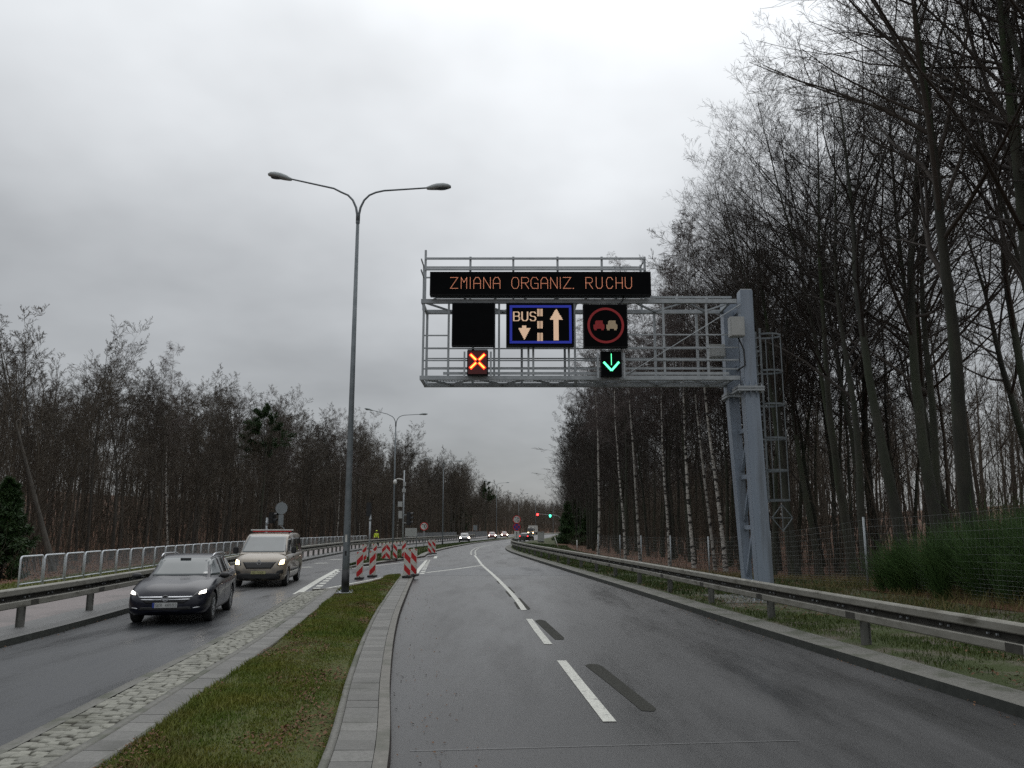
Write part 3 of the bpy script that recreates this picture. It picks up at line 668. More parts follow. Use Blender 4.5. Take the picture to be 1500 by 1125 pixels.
for row, (dd, stp) in enumerate(((0,3.1),(4.0,3.9),(8.8,4.8))):
    y = 43.0+row*1.1
    while y < (250 if row == 0 else 190):
        x = float(KR(y))+float(offR(y))+dd+rt.uniform(-1.1,1.1)
        v = rt.randrange(4); s = rt.uniform(.86,1.06)
        if row == 0 and rt.random() < .25: s *= .62
        beech_mid[v].put((x, y, zR(x,y)-.2), rt.uniform(-.8,.8)+(rt.random() < .3)*3, sc=s); cnt += 1
        y += stp*rt.uniform(.75,1.3)*(1 if y < 120 else 1.5)
# left
for row, (dd, stp) in enumerate(((0,2.9),(4.5,3.6),(9.5,4.4),(15,5.2))):
    y = 34.0+row*2.5
    while y < (300, 260, 200, 170)[row]:
        base_ = float(LK(y))-np.interp(y, [30,50,75,110,160,300], [17,14.5,12,10,9,9])
        x = base_-dd+rt.uniform(-1.3,1.3); v = rt.randrange(5); s = rt.uniform(.88,1.08)*float(np.interp(y,[30,60,90,120],[.64,.74,.88,.98]))
        if row == 0 and rt.random() < .3: s *= .66
        tree_left[v].put((x, y, zL(x,y)-.2), rt.uniform(0,6.28), sc=s); cnt += 1
        y += stp*rt.uniform(.75,1.3)*(1 if y < 120 else 1.5)
# birches: (x, y, variant, rz, scale, label)
for x, y, v, rz, s, lb in [
    (11.75,46.0,0,.2,1.0,'white birch with black bark marks beside the gantry column, thicker of the pair'),
    (11.5,47.3,1,-.1,.95,'slim white birch leaning left, crossing in front of the thicker birch beside the gantry column'),
    (9.6,51,2,.4,1.0,'slim upright white birch between the leaning birch and the dark double trunk'),
    (10.9,50,3,0,1.0,'white birch with a tall drooping crown rising above the gantry beam'),
    (8.6,56,1,.6,1.0,'pale birch with thin trunk beside a dark double stem below the gantry beam'),
    (8.0,59,2,1.0,1.0,'faint white birch second from the left in the birch row'),
    (7.0,68,0,2.1,.95,'leftmost pale birch in the birch row near the right forest edge')]:
    birches[v].put((x, y, zR(x,y)-.15), rz, lb, s)
for x, y in ((-28,68),(-26.5,96),(-23.6,112),(-24,131),(-21,152)):
    birches[rt.randrange(4)].put((x, y, zL(x,y)-.1), rt.uniform(0,6), 'pale birch standing among the brown trees on the left', rt.uniform(.8,.9), 'pale birches among the left trees')
# the leaning tree on the left
lt = tree_thing('leaning_tree', beech(777, H=14.5, r=.18, lean=(-.42,.05), n1=18, first=.5, n2=7, n3=6, n4=3, rmin=.008, wide=.22, wob=.02), (M_BARKL, M_TWIGL), 'greenish bare tree leaning strongly to the left behind the railing', 'tree', None)
lt.location = (-23.6, 43.5, zL(-23.6,43.5)-.2)
# conifers
spr[1].put((-22.2, 36.5, zL(-22.2,36.5)-.1), .4, 'young green spruce at the left edge behind the first railing panel', .56)
spr[0].put((-16.5, 243, zL(-16.5,243)), 1.0, 'dark pointed spruce above the far end of the left forest', 1.45)
spr[0].put((21.5, 175, zR(21.5,175)), 2.0, 'dark spruce inside the right forest behind the far signals', 1.1)
pin.put((-8.5, 268, zL(-8.5,268)-1), 0, 'dark round-topped pine at the far end of the left tree line', .95)
pin.put((-25.5, 84, zL(-25.5,84)), 2.0, 'dark pine crown showing among the bare trees on the left', .80)
for x, y, s in ((8.5,128,.8),(10.5,139,.95),(11.0,120,.7),(12.0,150,1.0)):
    spr[1].put((x, y, zR(x,y)-.2), rt.uniform(0,6), 'low dark evergreen at the foot of the right forest by the bend', s, 'low evergreens at the bend')

# the far wood: reads as one mass, one object
def far_wood():
    lows = []
    for i in range(5):
        rng = np.random.default_rng(900+i); H = 18
        T, TR = trunk_line(H, .17, (rng.normal(0,.03),rng.normal(0,.03)), .03, rng, k=8)
        A, AR = children(T, TR, 20, .25, .99, lambda t: .30*(1.15-t), 45, .45, 5, .09, rng, rs=.4, rend=.25, rmin=.012)
        B, BR = children(A, AR, 7, .2, 1, lambda t: .5-.25*t, 40, .2, 4, .1, rng, rs=.6, rend=.4, rmin=.012)
        C_, CR = children(B, BR, 5, .2, 1, lambda t: .6-.25*t, 38, .15, 3, .1, rng, rs=.8, rend=.6, rmin=.011)
        lows.append(cat([tubes(T,TR,5), tubes(A,AR,3), tubes(B,BR,3), tubes(C_,CR,3)]))
    rng = np.random.default_rng(77); parts = []
    spots = []
    for y in np.arange(30, 330, 5.5):
        for d in np.arange(31, 62, 6.5):
            spots.append((float(LK(y))-d+rng.uniform(-2.5,2.5), y+rng.uniform(-2.5,2.5), -1))
    for y in np.arange(44, 300, 5.5):
        for d in np.arange(23, 56, 6.5):
            spots.append((float(KR(y))+d+rng.uniform(-2.5,2.5), y+rng.uniform(-2.5,2.5), 1))
    for y in np.arange(240, 740, 7):
        for d in np.arange(8, 62, 6):
            spots.append((float(LK(y))-d+rng.uniform(-3,3), y, -1))
            if d < 30: spots.append((float(KR(y))+d+rng.uniform(-3,3), y, 1))
    for x, y, sd in spots:
        V, Q = lows[rng.integers(5)]; a = rng.random()*6.28; s = rng.uniform(.82,1.08); c, sn = math.cos(a), math.sin(a)
        if sd > 0 and y < 300: s *= .95
        W = np.stack([(V[:,0]*c-V[:,1]*sn)*s+x, (V[:,0]*sn+V[:,1]*c)*s+y, V[:,2]*s+(zR(x,y) if sd > 0 else zL(x,y))-.2],1)
        parts.append((W, Q))
    V, Q = cat(parts); o = fastmesh('woods', V, Q, M_TWIGL); o['kind'] = 'stuff'
far_wood()

# green broom shrubs behind the wire fence and low brush under the trees
M_BROOM = pmat('broom_stem', (.030,.078,.014), (.068,.128,.030), scale=2.0, rough=.7, rand=.15)
def broom(seed, H, n_=3400, nc=22):
    rng = np.random.default_rng(seed); P = np.zeros((n_,6,3)); c = rng.integers(0, nc, n_)
    ca = rng.random(nc)*6.283; cr_ = H*.55*np.sqrt(rng.random(nc)); ch = H*rng.uniform(.45,1.12,nc)*(1-.25*(cr_/(H*.55))**2)
    lx = np.cos(ca)*cr_/H*.5+rng.normal(0,.16,nc); ly = np.sin(ca)*cr_/H*.5+rng.normal(0,.16,nc)
    P[:,0,0] = cr_[c]*np.cos(ca[c])+rng.normal(0,.08,n_); P[:,0,1] = cr_[c]*np.sin(ca[c])+rng.normal(0,.08,n_)
    d = np.stack([lx[c]+rng.normal(0,.22,n_), ly[c]+rng.normal(0,.22,n_), np.ones(n_)],1); st = ch[c]*(.2+.8*rng.random(n_)**.7)/5
    P[:,0,2] = ch[c]*.5*rng.random(n_)**2.2
    for j in range(1,6):
        d = norm(d+rng.normal(0,.10,(n_,3))+np.array([0,0,-.03*j])); P[:,j] = P[:,j-1]+d*st[:,None]*(1-P[:,:1,2]/(ch[c][:,None]*1.3))
    return tubes(P, np.linspace(.008,.003,6)[None,:]*np.ones((n_,1)), 3)
bs = [fastmesh('broom_shrub', *broom(61+i, h), M_BROOM) for i, h in enumerate((3.0,3.3,2.7))]
for k, (x, y, v, s, lb) in enumerate([(11.9,21.2,0,.85,'nearest green broom bush behind the wire fence'),(12.7,19.0,1,.85,'tall green broom bush at the right edge of the picture behind the wire fence'),
        (11.5,23.2,2,.85,'lower green broom bush next to the fence post'),(13.2,21.4,1,.82,'tall broom bush in the middle behind the other bushes'),(14.4,19.4,0,1.0,'broom bush at the far right behind the tall one'),(13.0,17.0,2,1.0,'broom bush cut off by the right edge of the picture')]):
    o = bs[v] if k in (0,1,2) and True else None
    if o is None: o = bs[v].copy(); COL.objects.link(o)
    o.location = (x, y, zR(x,y)-.1); o.rotation_euler = (0,0,k*1.1); o.scale = (s,s,s)
    tag(o, lb, 'shrub', 'broom bushes behind the wire fence')
def brush(n_, fL, fR, a, b, zf, hmax, rng):
    x, y = in_band(n_, fL, fR, a, b, rng, 1.2); z = zf(x, y)
    P = np.zeros((n_,4,3)); P[:,0] = np.stack([x,y,z],1); d = np.stack([rng.normal(0,.35,n_),rng.normal(0,.35,n_),np.ones(n_)],1); st = hmax*(.25+.75*rng.random(n_))/3
    for j in range(1,4): d = norm(d+rng.normal(0,.2,(n_,3))); P[:,j] = P[:,j-1]+d*st[:,None]
    return tubes(P, (np.array([.010,.008,.006,.004])[None,:])*np.ones((n_,1)), 3)
rb = np.random.default_rng(31)
V1 = brush(9000, off(LK,-44), off(LK,-9), 30, 230, lambda x, y: bankL(LK(y)-x, y), 3.0, rb)
V2 = brush(6500, off(KR,7.5), off(KR,34), 26, 220, lambda x, y: bankR(x-KR(y), y), 2.6, rb)
o = fastmesh('undergrowth', *cat([V1, V2]), M_TWIGL); o['kind'] = 'stuff'
def saplings(n_, fL, fR, a, b, zf, h0, h1, rng):
    x, y = in_band(n_, fL, fR, a, b, rng, 1.25); z = zf(x, y); h = h0+(h1-h0)*rng.random(n_)
    P = np.zeros((n_,6,3)); P[:,0] = np.stack([x,y,z-.1],1); d = np.stack([rng.normal(0,.10,n_),rng.normal(0,.10,n_),np.ones(n_)],1)
    for j in range(1,6): d = norm(d+rng.normal(0,.06,(n_,3))); P[:,j] = P[:,j-1]+d*h[:,None]/5
    Rr = (h*.0045)[:,None]*np.linspace(1,.25,6)[None,:]+.004
    A, AR = children(P, Rr, 7, .15, 1, lambda t: .34*(1.15-t), 48, .35, 4, .1, rng, rs=.5, rend=.5, rmin=.005)
    B, BR = children(A, AR, 4, .2, 1, lambda t: .5-.2*t, 42, .15, 3, .12, rng, rs=.7, rend=.6, rmin=.005)
    return cat([tubes(P, Rr, 4), tubes(A, AR, 3), tubes(B, BR, 3)])
S1 = saplings(2600, off(LK,-52), off(LK,-12), 30, 250, lambda x, y: bankL(LK(y)-x, y), 4, 11, rb)
S2 = saplings(1500, off(KR,11), off(KR,40), 38, 230, lambda x, y: bankR(x-KR(y), y), 4, 10, rb)
S5 = saplings(900, off(KR,6), off(KR,50), 215, 600, lambda x, y: bankR(x-KR(y), y), 5, 12, rb)
S3 = saplings(300, off(KR,15), off(KR,45), 12, 40, lambda x, y: bankR(x-KR(y), y), 3, 8, rb)
S4 = saplings(3200, off(LK,-75), off(LK,-7), 170, 740, lambda x, y: bankL(LK(y)-x, y), 5, 12, rb)
o = fastmesh('thicket', *cat([S1, S2, S3, S4, S5]), M_TWIGL); o['kind'] = 'stuff'

# ------------------------------------------------------------------ lamp posts
def lamp_post(H=13.1, reach=2.35, rise=.85, first=True):
    t = thing('lamp_post', 'x', 'lamp post', (0,0,0), 0, 'double-arm lamp posts in the median')
    MB().tube([(0,0,.03),(0,0,1.2),(0,0,6),(0,0,H-1.0)], [.115,.11,.085,.055], 14).build('pole', M_STEELD, t, True)
    bm_ = MB().box(-.24,.24,-.24,.24,.0,.03)
    for i in (-1,1):
        for j in (-1,1): bm_.tube([(i*.18,j*.18,.03),(i*.18,j*.18,.09)], .022, 6)
    bm_.build('base_plate', M_STEEL, t)
    MB().tube([(0,0,.032),(0,0,.72)], [.121,.1165], 14).build('black_sleeve', M_BLACK, t, True)
    MB().tube([(0,0,H-1.06),(0,0,H-.98)], .07, 12).build('collar', M_STEELD, t)
    for s, up in ((-1,1.7),(1,.35)):
        pts = [(s*.028,0,H-1.0),(s*.03,0,H-.75),(s*.075,0,H-.5),(s*.19,0,H-.24),(s*.36,0,H-.06),(s*.58,0,H+.04),(s*.85,0,H+.08+.06*up),(s*reach,0,H+.12+.24*up)]
        a = MB().tube(pts, [.042,.042,.04,.036,.034,.033,.032,.028], 8).build('arm', M_STEELD, t, True)
        tip = Vector(pts[-1]); d = (tip-Vector(pts[-2])).normalized()
        hd = MB(); V = []; Fs = []
        prof = [(-.06,.045,.04,-.05),(.0,.07,.055,-.06),(.10,.10,.10,-.065),(.28,.15,.135,-.065),(.5,.165,.13,-.065),(.66,.13,.09,-.062),(.76,.05,.02,-.05)]
        ns = 14
        for (u, hw, zt, zb) in prof:
            for k in range(ns):
                th = 2*math.pi*k/ns; yy = hw*math.cos(th); zz = zt*math.sin(th) if math.sin(th) >= 0 else zb*min(1,-math.sin(th)*1.6)
                p = tip + d*u + Vector((0,yy,0)) + Vector((-d.z*s*0,0,zz)); V.append(tuple(p))
        for i in range(len(prof)-1):
            for k in range(ns): Fs.append((i*ns+k, i*ns+(k+1) % ns, (i+1)*ns+(k+1) % ns, (i+1)*ns+k))
        Fs += [tuple(range(ns)), tuple(range((len(prof)-1)*ns, len(prof)*ns))]
        h = hd.raw(V, Fs).build('lamp_head', M_LAMP, t, True)
        c = tip+d*.42
        MB().ellipsoid((c.x,c.y,c.z-.055), (.24,.12,.045)).build('lens', M_LENS, h, True)
    return t
M_LAMP = pmat('lamp_housing', (.30,.33,.335), (.36,.39,.395), scale=5, rough=.45)
M_LENS = pmat('lamp_lens', (.05,.06,.065), rough=.15, spec=.6)
lp = lamp_post()
NTH = ['nearest double-arm lamp post with black sleeved foot in the near grass median', 'second double-arm lamp post, behind the traffic signal pole', 'third double-arm lamp post where the far median bends',
       'fourth double-arm lamp post, left of the paired oncoming cars', 'fifth double-arm lamp post behind the 70 sign', 'sixth double-arm lamp post beside the oncoming lorry', 'farthest double-arm lamp post before the dark right forest']
for k, (x, y, z, s) in enumerate([(-5.17,26.1,.15,1.0),(-10.85,76,.14,.945),(-9.25,111,.14,.83),(-3.4,182,.14,.905),(2.1,255,.14,.955),(8.9,311,.14,.955),(18.2,368,.14,.955)]):
    o = lp if k == 0 else dup(lp, (0,0,0))
    o['label'] = NTH[k]; o.location = (x,y,z); o.scale = (s,s,s); o.rotation_euler = (0,0,[0.0,.12,.1,-.1,-.15,-.15,-.15][k])
o = MB().box(-.03,.03,-.112,-.108,1.55,1.78).build('number_plate', M_WHITE, None); o.parent = lp
o = MB().box(-.03,.03,-.116,-.112,1.14,1.28).build('service_hatch', M_BLACK, None); o.parent = lp

# ------------------------------------------------------------------ gantry over the right carriageway
YF, YB = 23.4, 24.6; ZT, ZB = 8.72, 6.42; XL, XR = -2.68, 6.6
M_GAN = pmat('pale_blue_painted_steel', (.205,.245,.30), (.27,.315,.375), scale=2.2, rough=.45, stretch=(3,3,.22), c3=(.155,.175,.20), scale3=1.1, thr3=(.54,.68))
gan = thing('sign_gantry', 'large galvanised steel cantilever sign gantry reaching over the right carriageway', 'sign gantry', (6.85,24.0,.13))
GO = Vector((6.85,24.0,.13))
class GM(MB):
    def build(s, name, m, parent=gan, smooth=False, **k):
        s.v = [v-np.array(GO) for v in s.v]; return MB.build(s, name, m, parent, smooth, **k)
g = GM
# column: two legs, flanges, bracing
for i, y in enumerate((YF, YB)):
    for a, b, z0, z1, lo, ro in (((6.80,7.24,.17,6.0,-.12,-.14),(6.70,7.06,6.14,9.02,0,0)) if y == YF else ((6.78,7.0,.17,6.0,-.24,-.14),(6.50,6.92,6.14,9.02,0,0))):
        m_ = g(); V = []
        for z, e, e2 in ((z0,0,0),(z1,lo,ro)):
            V += [(a+e,y-.20,z),(b+e2,y-.20,z),(b+e2,y+.20,z),(a+e,y+.20,z)]
        m_.raw(V, [(3,2,1,0),(4,5,6,7),(0,1,5,4),(1,2,6,5),(2,3,7,6),(3,0,4,7)])
        m_.build('column_leg', M_GAN, bevel=.012)
    f = g().box(6.46,7.22,y-.32,y+.32,6.00,6.06).box(6.46,7.22,y-.32,y+.32,6.08,6.14)
    for k in range(5):
        xx = 6.52+k*.16
        for yy in (y-.26, y+.26): f.tube([(xx,yy,5.95),(xx,yy,6.20)], .022, 6)
    f.build('flange', M_STEEL)
    for xx in (6.66,6.84,7.02):
        g().prism([(y-.20,6.145),(y-.31,6.145),(y-.20,6.36)], 0, xx-.008, xx+.008).build('gusset', M_GAN); g().prism([(y-.20,5.995),(y-.30,5.995),(y-.20,5.80)], 0, xx-.008, xx+.008).build('gusset', M_GAN)
    bp = g().box(6.25,7.43,y-.5,y+.5,.02,.08)
    for xx in np.arange(6.33,7.4,.2):
        for yy in (y-.42,y+.42): bp.tube([(xx,yy,.08),(xx,yy,.2)], .025, 6)
    for xx in (6.62,6.84,7.06): bp.prism([(y-.205,.08),(y-.44,.08),(y-.205,.42)], 0, xx-.01, xx+.01)
    bp.build('base_plate', M_STEEL)
    g().box(6.72 if y == YF else 6.52,7.04 if y == YF else 6.90,y-.18,y+.18,9.02,9.05).build('leg_cap', M_STEEL)
for z in (.62,2.15,3.6,4.95): g().beam((6.84,YF+.2,z),(6.84,YB-.2,z),.10,.12).build('cross_brace', M_GAN)
for za, zb in ((.7,2.05),(2.25,3.5),(3.7,4.85)):
    g().beam((6.84,YF+.2,zb),(6.84,YB-.2,za+.1) if za < 2 else (6.84,YB-.2,za+.1),.08,.10).build('diagonal_brace', M_GAN)
for z in (6.9,8.6): g().beam((6.84,YF+.2,z),(6.84,YB-.2,z),.1,.12).build('cross_brace', M_GAN)
# chords
for y in (YF, YB):
    for z in (ZT, ZB): g().box(XL,6.618,y-.06,y+.06,z-.06,z+.06).build('chord', M_STEEL)
for z in (ZT, ZB):
    m_ = g(); x = XL+.05; k = 0
    while x < 6.4:
        x2 = min(x+.78, 6.5); a, b = (YF+.06, YB-.06) if k % 2 == 0 else (YB-.06, YF+.06)
        m_.beam((x,a,z),(x2,b,z),.05,.05); x = x2; k += 1
    for xx in (XL+.03, 1.9, 6.45): m_.beam((xx,YF+.06,z),(xx,YB-.06,z),.07,.07)
    m_.build('lattice', M_STEEL)
upF = [-2.60,-1.86,-.52,-.38,.48,.62,1.66,1.84,3.20,4.45,5.72]; upB = [-2.62,-1.2,.30,1.62,3.05,4.4,5.7]
for x in upF: g().box(x-.03,x+.03,YF-.028,YF+.032,ZB+.06,ZT-.06).build('upright', M_STEEL)
for x in upB: g().box(x-.035,x+.035,YB-.03,YB+.03,ZB+.06,ZT-.06).build('upright', M_STEEL)
for z in (6.64,6.95,7.24,7.55):
    g().box(XL+.1,6.6,YB-.062,YB-.034,z-.018,z+.018).build('handrail', M_STEEL)
for z in (6.70,6.95,7.32,7.70):
    g().box(XL+.1,-1.86 if z > 7.3 else 6.6,YF+.034,YF+.066,z-.018,z+.018).build('handrail', M_STEEL)
for z in (6.95,7.32,7.70): g().box(3.2,6.6,YF-.062,YF-.030,z-.018,z+.018).build('handrail', M_STEEL)
g().tube([(3.35,YF-.07,6.52),(6.72,YF-.16,8.60)], .016, 6).build('tension_rod', M_STEEL)
m_ = g()
for x in np.arange(XL+.1,6.5,.085): m_.box(x-.004,x+.004,YF+.1,YB-.1,ZB+.066,ZB+.092)
for y in np.arange(YF+.14,YB-.1,.16): m_.box(XL+.1,6.5,y-.004,y+.004,ZB+.068,ZB+.090)
m_.build('walkway_grating', M_STEEL)
g().box(-2.0,6.3,YF-.05,YF-.03,ZB+.09,ZB+.17).build('toe_board', M_STEEL)
# upper deck railing above the long display
for x in (-2.62,-1.26,.04,1.38,2.72,4.02): g().box(x-.032,x+.032,YF+.40,YF+.46,ZT+.06,10.24 if x > -2.6 else 10.45).build('upright', M_STEEL)
for z in (10.17,9.83): g().box(-2.62,4.05,YF+.355,YF+.399,z-.03,z+.03).build('handrail', M_STEEL)
for x in (-2.75,4.02):
    for z in (10.17,9.83): g().beam((x,YF+.43,z),(x,YB,z),.035,.04).build('handrail', M_STEEL)
for x in (-2.75,4.02): g().box(x-.03,x+.03,YB-.03,YB+.03,ZT+.06,10.24).build('upright', M_STEEL)
for z in (10.17,9.83): g().box(-2.75,4.02,YB-.02,YB+.02,z-.02,z+.02).build('handrail', M_STEEL)
g().box(-2.3,6.55,YF+.2,YF+.26,ZT+.16,ZT+.22).build('handrail', M_STEEL)
for x in np.arange(-2.3,6.5,.9): g().box(x-.04,x+.04,YF+.18,YF+.28,ZT+.06,ZT+.16).build('bracket', M_STEEL)
g().tube([(3.3,YF-.1,8.86),(3.2,YF-.2,8.62),(2.95,YF-.1,8.5),(2.8,YF+.05,8.45)], .022, 8).build('cable', M_BLACK, smooth=True)
g().tube([(6.55,YF-.23,7.6),(6.7,YF-.26,7.2),(6.72,YF-.24,6.75),(6.5,YF-.22,6.6)], .025, 8).build('cable', M_BLACK, smooth=True)

M_BOXG = pmat('grey_cabinet_paint', (.36,.37,.36), (.42,.43,.42), scale=4, rough=.5)
t = thing('control_box', 'grey control box fixed to the front leg of the gantry column', 'control box', (6.5,YF-.32,7.85))
MB().box(-.22,.20,-.16,.10,-.29,.29).build('housing', M_BOXG, t, bevel=.012); MB().box(-.19,.17,-.178,-.163,-.26,.26).build('door', M_BOXG, t)
t = thing('control_box', 'smaller grey control box behind the gantry railing left of the column', 'control box', (6.22,YB-.25,7.42))
MB().box(-.24,.24,-.12,.12,-.2,.2).build('housing', M_BOXG, t, bevel=.012); MB().box(-.2,.2,-.137,-.123,-.17,.17).build('door', M_BOXG, t)

# caged ladder on the far side of the column
t = thing('caged_ladder', 'galvanised ladder with safety hoops on the right side of the gantry column', 'ladder', (7.45,24.0,2.5))
def LDR(name, mb, sm=False): mb.v = [v-np.array((7.45,24.0,2.5)) for v in mb.v]; return mb.build(name, M_STEELD, t, sm)
for y in (23.78,24.22): LDR('rail', MB().box(7.36,7.41,y-.02,y+.02,2.85,8.0))
for z in np.arange(3.0,7.9,.28): LDR('rung', MB().tube([(7.385,23.8,z),(7.385,24.2,z)], .014, 6))
for z in (2.92,3.78,4.72,5.72,6.72,7.82):
    pts = [(7.38,23.76,z),(7.6,23.66,z),(7.85,23.7,z),(8.03,23.86,z),(8.08,24.0,z),(8.03,24.14,z),(7.85,24.3,z),(7.6,24.34,z),(7.38,24.24,z)]
    h = MB()
    for a, b in zip(pts[:-1], pts[1:]): h.beam(a, b, .012, .055)
    LDR('hoop', h)
for x, y in ((7.72,23.67),(8.06,24.0),(7.72,24.33)): LDR('cage_bar', MB().box(x-.012,x+.012,y-.012,y+.012,2.9,7.85))
for z in (3.4,5.4,7.3):
    for y in (23.8,24.2): LDR('bracket', MB().box(7.07,7.36,y-.02,y+.02,z-.03,z+.03))
dm = MB(); c = Vector((7.82,24.0,2.42))
for a, b in (((0,.38),(.3,0)),((.3,0),(0,-.38)),((0,-.38),(-.3,0)),((-.3,0),(0,.38)),((-.3,0),(.3,0)),((0,.38),(0,-.38))):
    dm.beam((c.x+a[0],c.y,c.z+a[1]),(c.x+b[0],c.y,c.z+b[1]),.02,.025)
LDR('hinged_gate', dm)

# ------------------------------------------------------------------ displays
M_DISP = pmat('matt_black_display', (.002,.0022,.0028), (.0035,.0038,.0045), scale=3, rough=.8, spec=.08)
M_DISPF = pmat('black_display_frame', (.004,.0045,.0055), (.008,.0085,.01), scale=3, rough=.6, spec=.15)
E_AMB = emat('amber_led', (1.0,.38,.22), .92)
E_WHT = emat('warm_white_led', (1.0,.68,.46), .72)
E_BLU = emat('blue_led', (.03,.06,.9), .32)
E_RED = emat('dim_red_led', (.85,.0,.005), .15)
E_CREAM = emat('cream_led', (.8,.62,.38), .24)
E_X = emat('lit_cross', (1.0,.42,.05), 4.2)
E_XR = emat('lit_red_bar', (1,.03,.01), 2.2)
E_GRN = emat('lit_arrow', (.10,1.0,.42), 2.6)
STK = {'Z':[[(0,1),(1,1),(0,0),(1,0)]],'M':[[(0,0),(0,1),(.5,.55),(1,1),(1,0)]],'I':[[(.5,0),(.5,1)]],'A':[[(0,0),(0,.72),(.28,1),(.72,1),(1,.72),(1,0)],[(0,.45),(1,.45)]],
 'N':[[(0,0),(0,1),(1,0),(1,1)]],'O':[[(.25,0),(0,.25),(0,.75),(.25,1),(.75,1),(1,.75),(1,.25),(.75,0),(.25,0)]],'R':[[(0,0),(0,1),(.75,1),(1,.86),(1,.64),(.75,.5),(0,.5)],[(.45,.5),(1,0)]],
 'G':[[(1,.78),(.75,1),(.25,1),(0,.75),(0,.25),(.25,0),(1,0),(1,.45),(.55,.45)]],'U':[[(0,1),(0,.2),(.25,0),(.75,0),(1,.2),(1,1)]],'C':[[(1,.8),(.75,1),(.25,1),(0,.75),(0,.25),(.25,0),(.75,0),(1,.2)]],
 'H':[[(0,0),(0,1)],[(1,0),(1,1)],[(0,.5),(1,.5)]],'.':[[(.4,0),(.6,0)]],'B':[[(0,0),(0,1),(.75,1),(.95,.85),(.95,.65),(.75,.52),(0,.52)],[(.75,.52),(1,.38),(1,.15),(.75,0),(0,0)]],
 'S':[[(1,.85),(.8,1),(.2,1),(0,.85),(0,.65),(.2,.52),(.8,.48),(1,.35),(1,.15),(.8,0),(.2,0),(0,.15)]],
 '7':[[(0,1),(1,1),(.35,0)]],'0':[[(.3,0),(0,.25),(0,.75),(.3,1),(.7,1),(1,.75),(1,.25),(.7,0),(.3,0)]],
 '4':[[(.75,0),(.75,1),(0,.32),(1,.32)]],'5':[[(.95,1),(.1,1),(.05,.55),(.7,.6),(1,.4),(1,.2),(.7,0),(.05,0)]],'9':[[(1,.55),(.3,.5),(0,.65),(0,.85),(.3,1),(.7,1),(1,.85),(1,.3),(.7,0),(.1,0)]],
 '2':[[(0,.8),(.25,1),(.75,1),(1,.8),(1,.6),(0,0),(1,0)]],'P':[[(0,0),(0,1),(.75,1),(1,.86),(1,.62),(.75,.48),(0,.48)]],'K':[[(0,0),(0,1)],[(1,1),(0,.45),(1,0)]]}
def dots(mb, ch, x0, z0, wd, ht, y, pitch, sz):
    seen = set()
    for st in STK[ch]:
        for (a, b), (c, d) in zip(st[:-1], st[1:]):
            Ln = math.hypot((c-a)*wd, (d-b)*ht); k = max(1, int(round(Ln/pitch)))
            for i in range(k+1):
                t_ = i/k; px = x0+(a+(c-a)*t_)*wd; pz = z0+(b+(d-b)*t_)*ht; key = (round(px/pitch*1.4), round(pz/pitch*1.4))
                if key in seen: continue
                seen.add(key); mb.box(px-sz, px+sz, y-.006, y, pz-sz, pz+sz)
def strokes(mb, ch, x0, z0, wd, ht, y, th, dep=.004):
    for st in STK[ch]:
        for (a, b), (c, d) in zip(st[:-1], st[1:]):
            mb.beam((x0+a*wd,y,z0+b*ht),(x0+c*wd,y,z0+d*ht), dep, th, up=(0,0,1)) if abs(c-a) > 1e-6 else mb.box(x0+a*wd-th/2,x0+a*wd+th/2,y-dep/2,y+dep/2,z0+min(b,d)*ht,z0+max(b,d)*ht)
YD = YF-.36
def display(label, x0, x1, z0, z1, dep=.24, name='message_display'):
    t = thing(name, label, 'electronic sign', ((x0+x1)/2, YD, z0))
    def part(nm, mb, m):
        mb.v = [v-np.array(((x0+x1)/2, YD, z0)) for v in mb.v]; return mb.build(nm, m, t)
    part('housing', MB().box(x0,x1,YD,YD+dep,z0,z1), M_DISPF)
    part('screen', MB().box(x0+.03,x1-.03,YD-.006,YD+.01,z0+.03,z1-.03), M_DISP)
    for xx in np.linspace(x0+.15, x1-.15, max(2, int((x1-x0)/1.3)+1)): part('bracket', MB().box(xx-.025,xx+.025,YD+dep,YF-.065 if YD+dep < YF-.07 else YD+dep+.02,z0+.08,z0+.14), M_STEEL)
    return t, part
# long text line
X0, X1, Z0, Z1 = -2.40, 4.06, 8.82, 9.52
t, part = display('long black text display across the top of the gantry reading ZMIANA ORGANIZ. RUCHU', X0, X1, Z0, Z1, .3)
def px2x(a): return X0+(a-118)/(1400-118)*(X1-X0)
for ch, a, b in (('Z',238,280),('M',300,332),('I',345,360),('A',373,412),('N',430,469),('A',486,525),('O',593,633),('R',650,690),('G',704,745),('A',762,801),('N',818,856),('I',866,882),('Z',892,935),('.',942,956),
        ('R',1022,1060),('U',1082,1117),('C',1142,1177),('H',1197,1233),('U',1250,1287)):
    mb = MB(); dots(mb, ch, px2x(a), Z0+.19, px2x(b)-px2x(a), .33, YD-.008, .030, .0072); part('letter', mb, E_AMB)
# dark panel
display('blank black square display at the left end of the gantry', -1.74, -.50, 7.30, 8.58)
